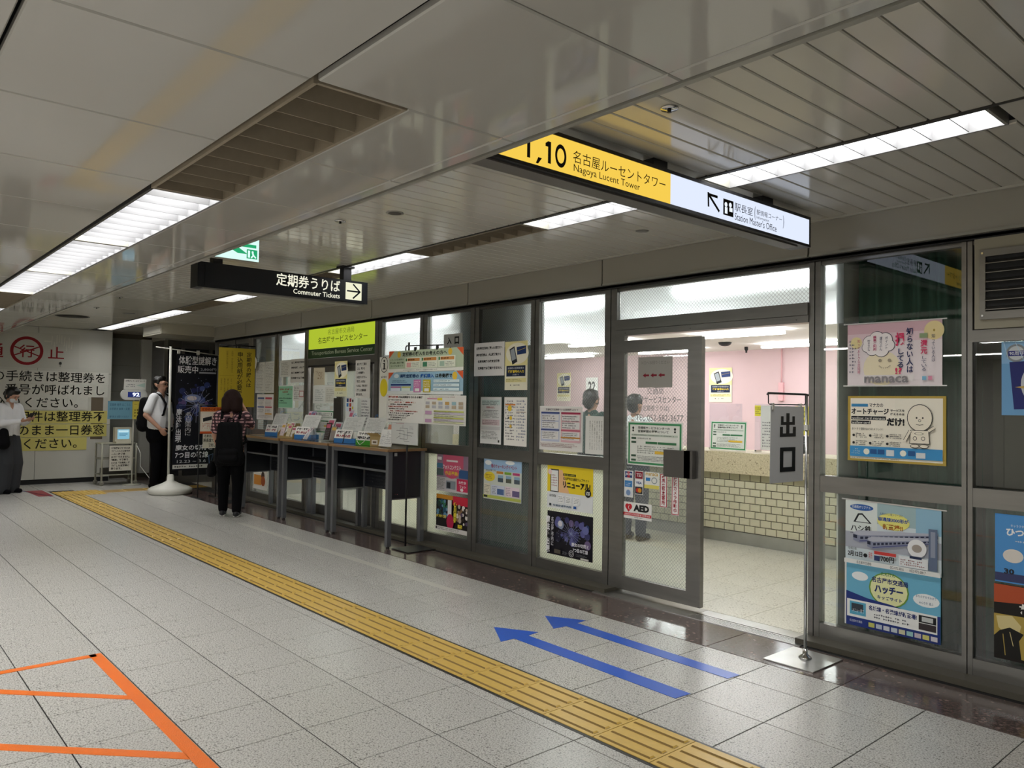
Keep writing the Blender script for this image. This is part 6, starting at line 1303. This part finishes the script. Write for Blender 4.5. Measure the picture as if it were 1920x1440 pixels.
def straps(T, t, w, mat, fr=.125):
    for sg in (-1, 1):
        b = MB(); b.tube([T((-.12, w*sg, 1.36)), T((-.03, w*sg*1.08, 1.475)), T((.08, w*sg, 1.43)), T((fr+.01, w*sg*.95, 1.30)), T((fr-.01, w*sg*1.25, 1.14)), T((0, w*sg*1.75, 1.04)), T((-.12, w*sg*1.3, 1.0))], .017, mat, 8); b.build('strap', t)
man, TM = person('man in white shirt and glasses wearing a black backpack beside the white pole', -12.67, 3.82, math.radians(42), 1.71,
    ((-.03, .30, 1.13), (.16, .20, .99), (.6, -.55, -.55), (-.3, -1, 0), .7), ((-.05, -.29, 1.13), (.14, -.22, .93), (.5, .35, -.75), (-.3, .8, 0), .7), WSH, BLKC, BLKC, HAIR, 1.36, extra=man_extra)
def backpack(label, T, mat, w, z0, z1, d, parentstraps=True, fr=.14, straps_=True):
    p = T((-.2, 0, 1.1)); t = thing('backpack', label, 'backpack', (p[0], p[1], T((0, 0, z0))[2]))
    caps = []
    n = 4
    for i in range(n):
        yy = -w+2*w*i/(n-1); caps += [((-.12-d*.5, yy, z0+.08), (-.12-d*.45, yy*.85, z1-.07), d*.62, d*.5), ((-.11, yy, z0+.07), (-.11, yy*.8, z1-.08), .07, .06)]
    bb_ = blob('bag_body', caps, T, mat, t, .012, 4); blob('front_pocket', [((-.12-d*.98, -w*.6, z0+.12), (-.12-d*.98, w*.6, z0+.12), .07, .07), ((-.12-d*.98, -w*.6, z0+.2), (-.12-d*.98, w*.6, z0+.2), .06, .06)], T, mat, bb_, .010, 3)
    b = MB(); b.tube([T((-.12, -.04, z1-.02)), T((-.12, -.03, z1+.03)), T((-.12, .03, z1+.03)), T((-.12, .04, z1-.02))], .008, mat, 6); b.build('grab_loop', bb_)
    if straps_: straps(T, t, .115, mat, fr)
    return t
backpack('large black backpack worn by the man in the white shirt', TM, BAG, .13, .88, 1.40, .15, fr=.155)
PL = bpy.data.materials.new('plaid_shirt'); PL.use_nodes = True
def plaid():
    nt = PL.node_tree; N = nt.nodes; L = nt.links; b = N['Principled BSDF']; b.inputs['Roughness'].default_value = .9
    tc = N.new('ShaderNodeTexCoord'); cols = []
    prev = None
    for d, sc in (('X', 9), ('Z', 8)):
        w = N.new('ShaderNodeTexWave'); w.wave_type = 'BANDS'; w.bands_direction = d; w.inputs['Scale'].default_value = sc; L.new(tc.outputs['Object'], w.inputs[0]); cols.append(w)
    cr = N.new('ShaderNodeValToRGB'); e = cr.color_ramp.elements; e[0].position = .3; e[0].color = (*hexc('38222a'), 1); e[1].position = .6; e[1].color = (*hexc('c79a9c'), 1)
    mx = N.new('ShaderNodeMath'); mx.operation = 'MULTIPLY'; ad = N.new('ShaderNodeMath'); ad.operation = 'ADD'; ad.inputs[1].default_value = .12
    L.new(cols[0].outputs['Fac'], mx.inputs[0]); L.new(cols[1].outputs['Fac'], mx.inputs[1]); L.new(mx.outputs[0], ad.inputs[0]); L.new(ad.outputs[0], cr.inputs[0]); L.new(cr.outputs[0], b.inputs['Base Color'])
plaid()
SNK = plain('sneaker_black', '#16161a'[1:], .6)
def wom_extra(t, T, head):
    for sg in (-1, 1):
        dx = .07*sg; blob('sole', [((-.06+dx, .1*sg, .018), (.15+dx, .112*sg, .018), .017, .017), ((-.06+dx, .1*sg+.02, .018), (.13+dx, .112*sg+.02, .018), .017, .017), ((-.06+dx, .1*sg-.02, .018), (.13+dx, .112*sg-.02, .018), .017, .017)], T, ink('c9c8c4'), t, .008, 0)
wom, TW = person('person with brown bob and plaid shirt seen from behind, hand at the ear', -9.16, 3.58, math.radians(150), 1.46,
    ((.04, .23, 1.13), (.14, .19, .92), (.3, 0, -.9), (0, -1, 0), .6), ((.13, -.25, 1.24), (.08, -.15, 1.50), (-.1, .45, .8), (.2, 1, 0), .9), PL, BLKC, SNK, HAIRB, .9, hairstyle='bob', head_pitch=.12, extra=wom_extra, step=.07)
backpack('big black backpack on the back of the person in the plaid shirt', TW, BAG, .12, .70, 1.33, .12)
t = thing('hanging_bag', 'dark bag with a blue strap at the side of the plaid shirt', 'bag', TW((.1, .3, .6))); blob('bag_body', [((.08, .27, .72), (.12, .27, .60), .05, .07), ((.02, .27, .70), (.03, .27, .60), .045, .06)], TW, BAG, t, .012, 2); b = MB(); b.tube([TW((.0, .28, .70)), TW((.03, .30, .84)), TW((.12, .26, .86)), TW((.13, .29, .70))], .006, plain('strap_blue', '27405f', .6), 6); b.build('handle', t)
GT = plain('grey_trousers', '#2e3034'[1:], .9)
gir, TG = person('masked person in white top and wide dark trousers looking at a phone, left edge', -13.10, 1.90, math.radians(38), 1.50,
    ((.06, .24, 1.14), (.28, .10, 1.19), (.9, -.3, .2), (0, -.3, 1), .6), ((.06, -.24, 1.14), (.28, -.06, 1.18), (.9, .3, .2), (0, .3, 1), .6), WSH, GT, BLKC, HAIR, .95, sleeve='long', hairstyle='tied', head_pitch=.45, wide=.055)
gp = TG((.38, .02, 1.23)); t = thing('phone', 'dark phone in the hands of the person at the left edge', 'phone', gp); MB().obox((gp[0]-.03, gp[1]-.04, gp[2]), (.05, .06, .01), (-.10, .06, .06), (0, 0, .008), BLKM).build('case', t)
blob('face_mask', [((.062, -.02, 1.55), (.062, .02, 1.55), .045, .045)], lambda v: TG(tuple(Vector((0, 0, 1.5))+Matrix.Rotation(.45, 3, 'Y') @ (Vector(v)-Vector((0, 0, 1.5))))), ink('d5d8da'), gir, .008, 2)
t = thing('shoulder_bag', 'black shoulder bag at the waist of the person at the left edge', 'bag', TG((.1, -.2, .85))); blob('bag_body', [((.10, -.20, 1.0), (.12, -.22, .82), .07, .10), ((-.02, -.22, .98), (-.02, -.24, .82), .06, .09)], TG, BAG, t, .012, 3)
b = MB(); b.tube([TG((.0, -.25, 1.05)), TG((.02, -.12, 1.40)), TG((.0, .0, 1.47)), TG((-.12, .05, 1.40))], .012, BAG, 6); b.build('strap', t)
person('customer with dark tied hair and dark green top inside the office, back turned', -5.83, 6.25, math.radians(95), 1.53, ((.08, .26, 1.12), (.25, .18, 1.0), (.9, 0, -.2), (0, -1, 0), .5), ((.08, -.26, 1.12), (.25, -.18, 1.0), (.9, 0, -.2), (0, 1, 0), .5),
    plain('cloth_green', '#1f3a34'[1:], .9), BLKC, BLKC, HAIR, 1.0, sleeve='long', hairstyle='tied', face=False)
person('customer in a white jacket with black hair at the office counter, back turned', -5.22, 6.25, math.radians(100), 1.48, ((.1, .24, 1.12), (.28, .15, 1.05), (.9, 0, 0), (0, -1, 0), .5), ((.1, -.24, 1.12), (.28, -.15, 1.05), (.9, 0, 0), (0, 1, 0), .5),
    WSH, plain('cloth_navy', '#1a2030'[1:], .9), BLKC, HAIR, 1.05, sleeve='long', hairstyle='short', face=False)

# =================================================================== rest of the concourse behind the camera
wr = struct('wall_opposite')
for k in range(22): MB().box(-20+1.2*k+.003, -20+1.2*(k+1)-.003, -6, -5.95, .1, ZP-.003, WALLW).build('panel', wr)
wr = struct('wall_end'); MB().box(5.9, 6, -6, 4.6, 0, 2.6, WALLW).build('wall_sheet', wr)
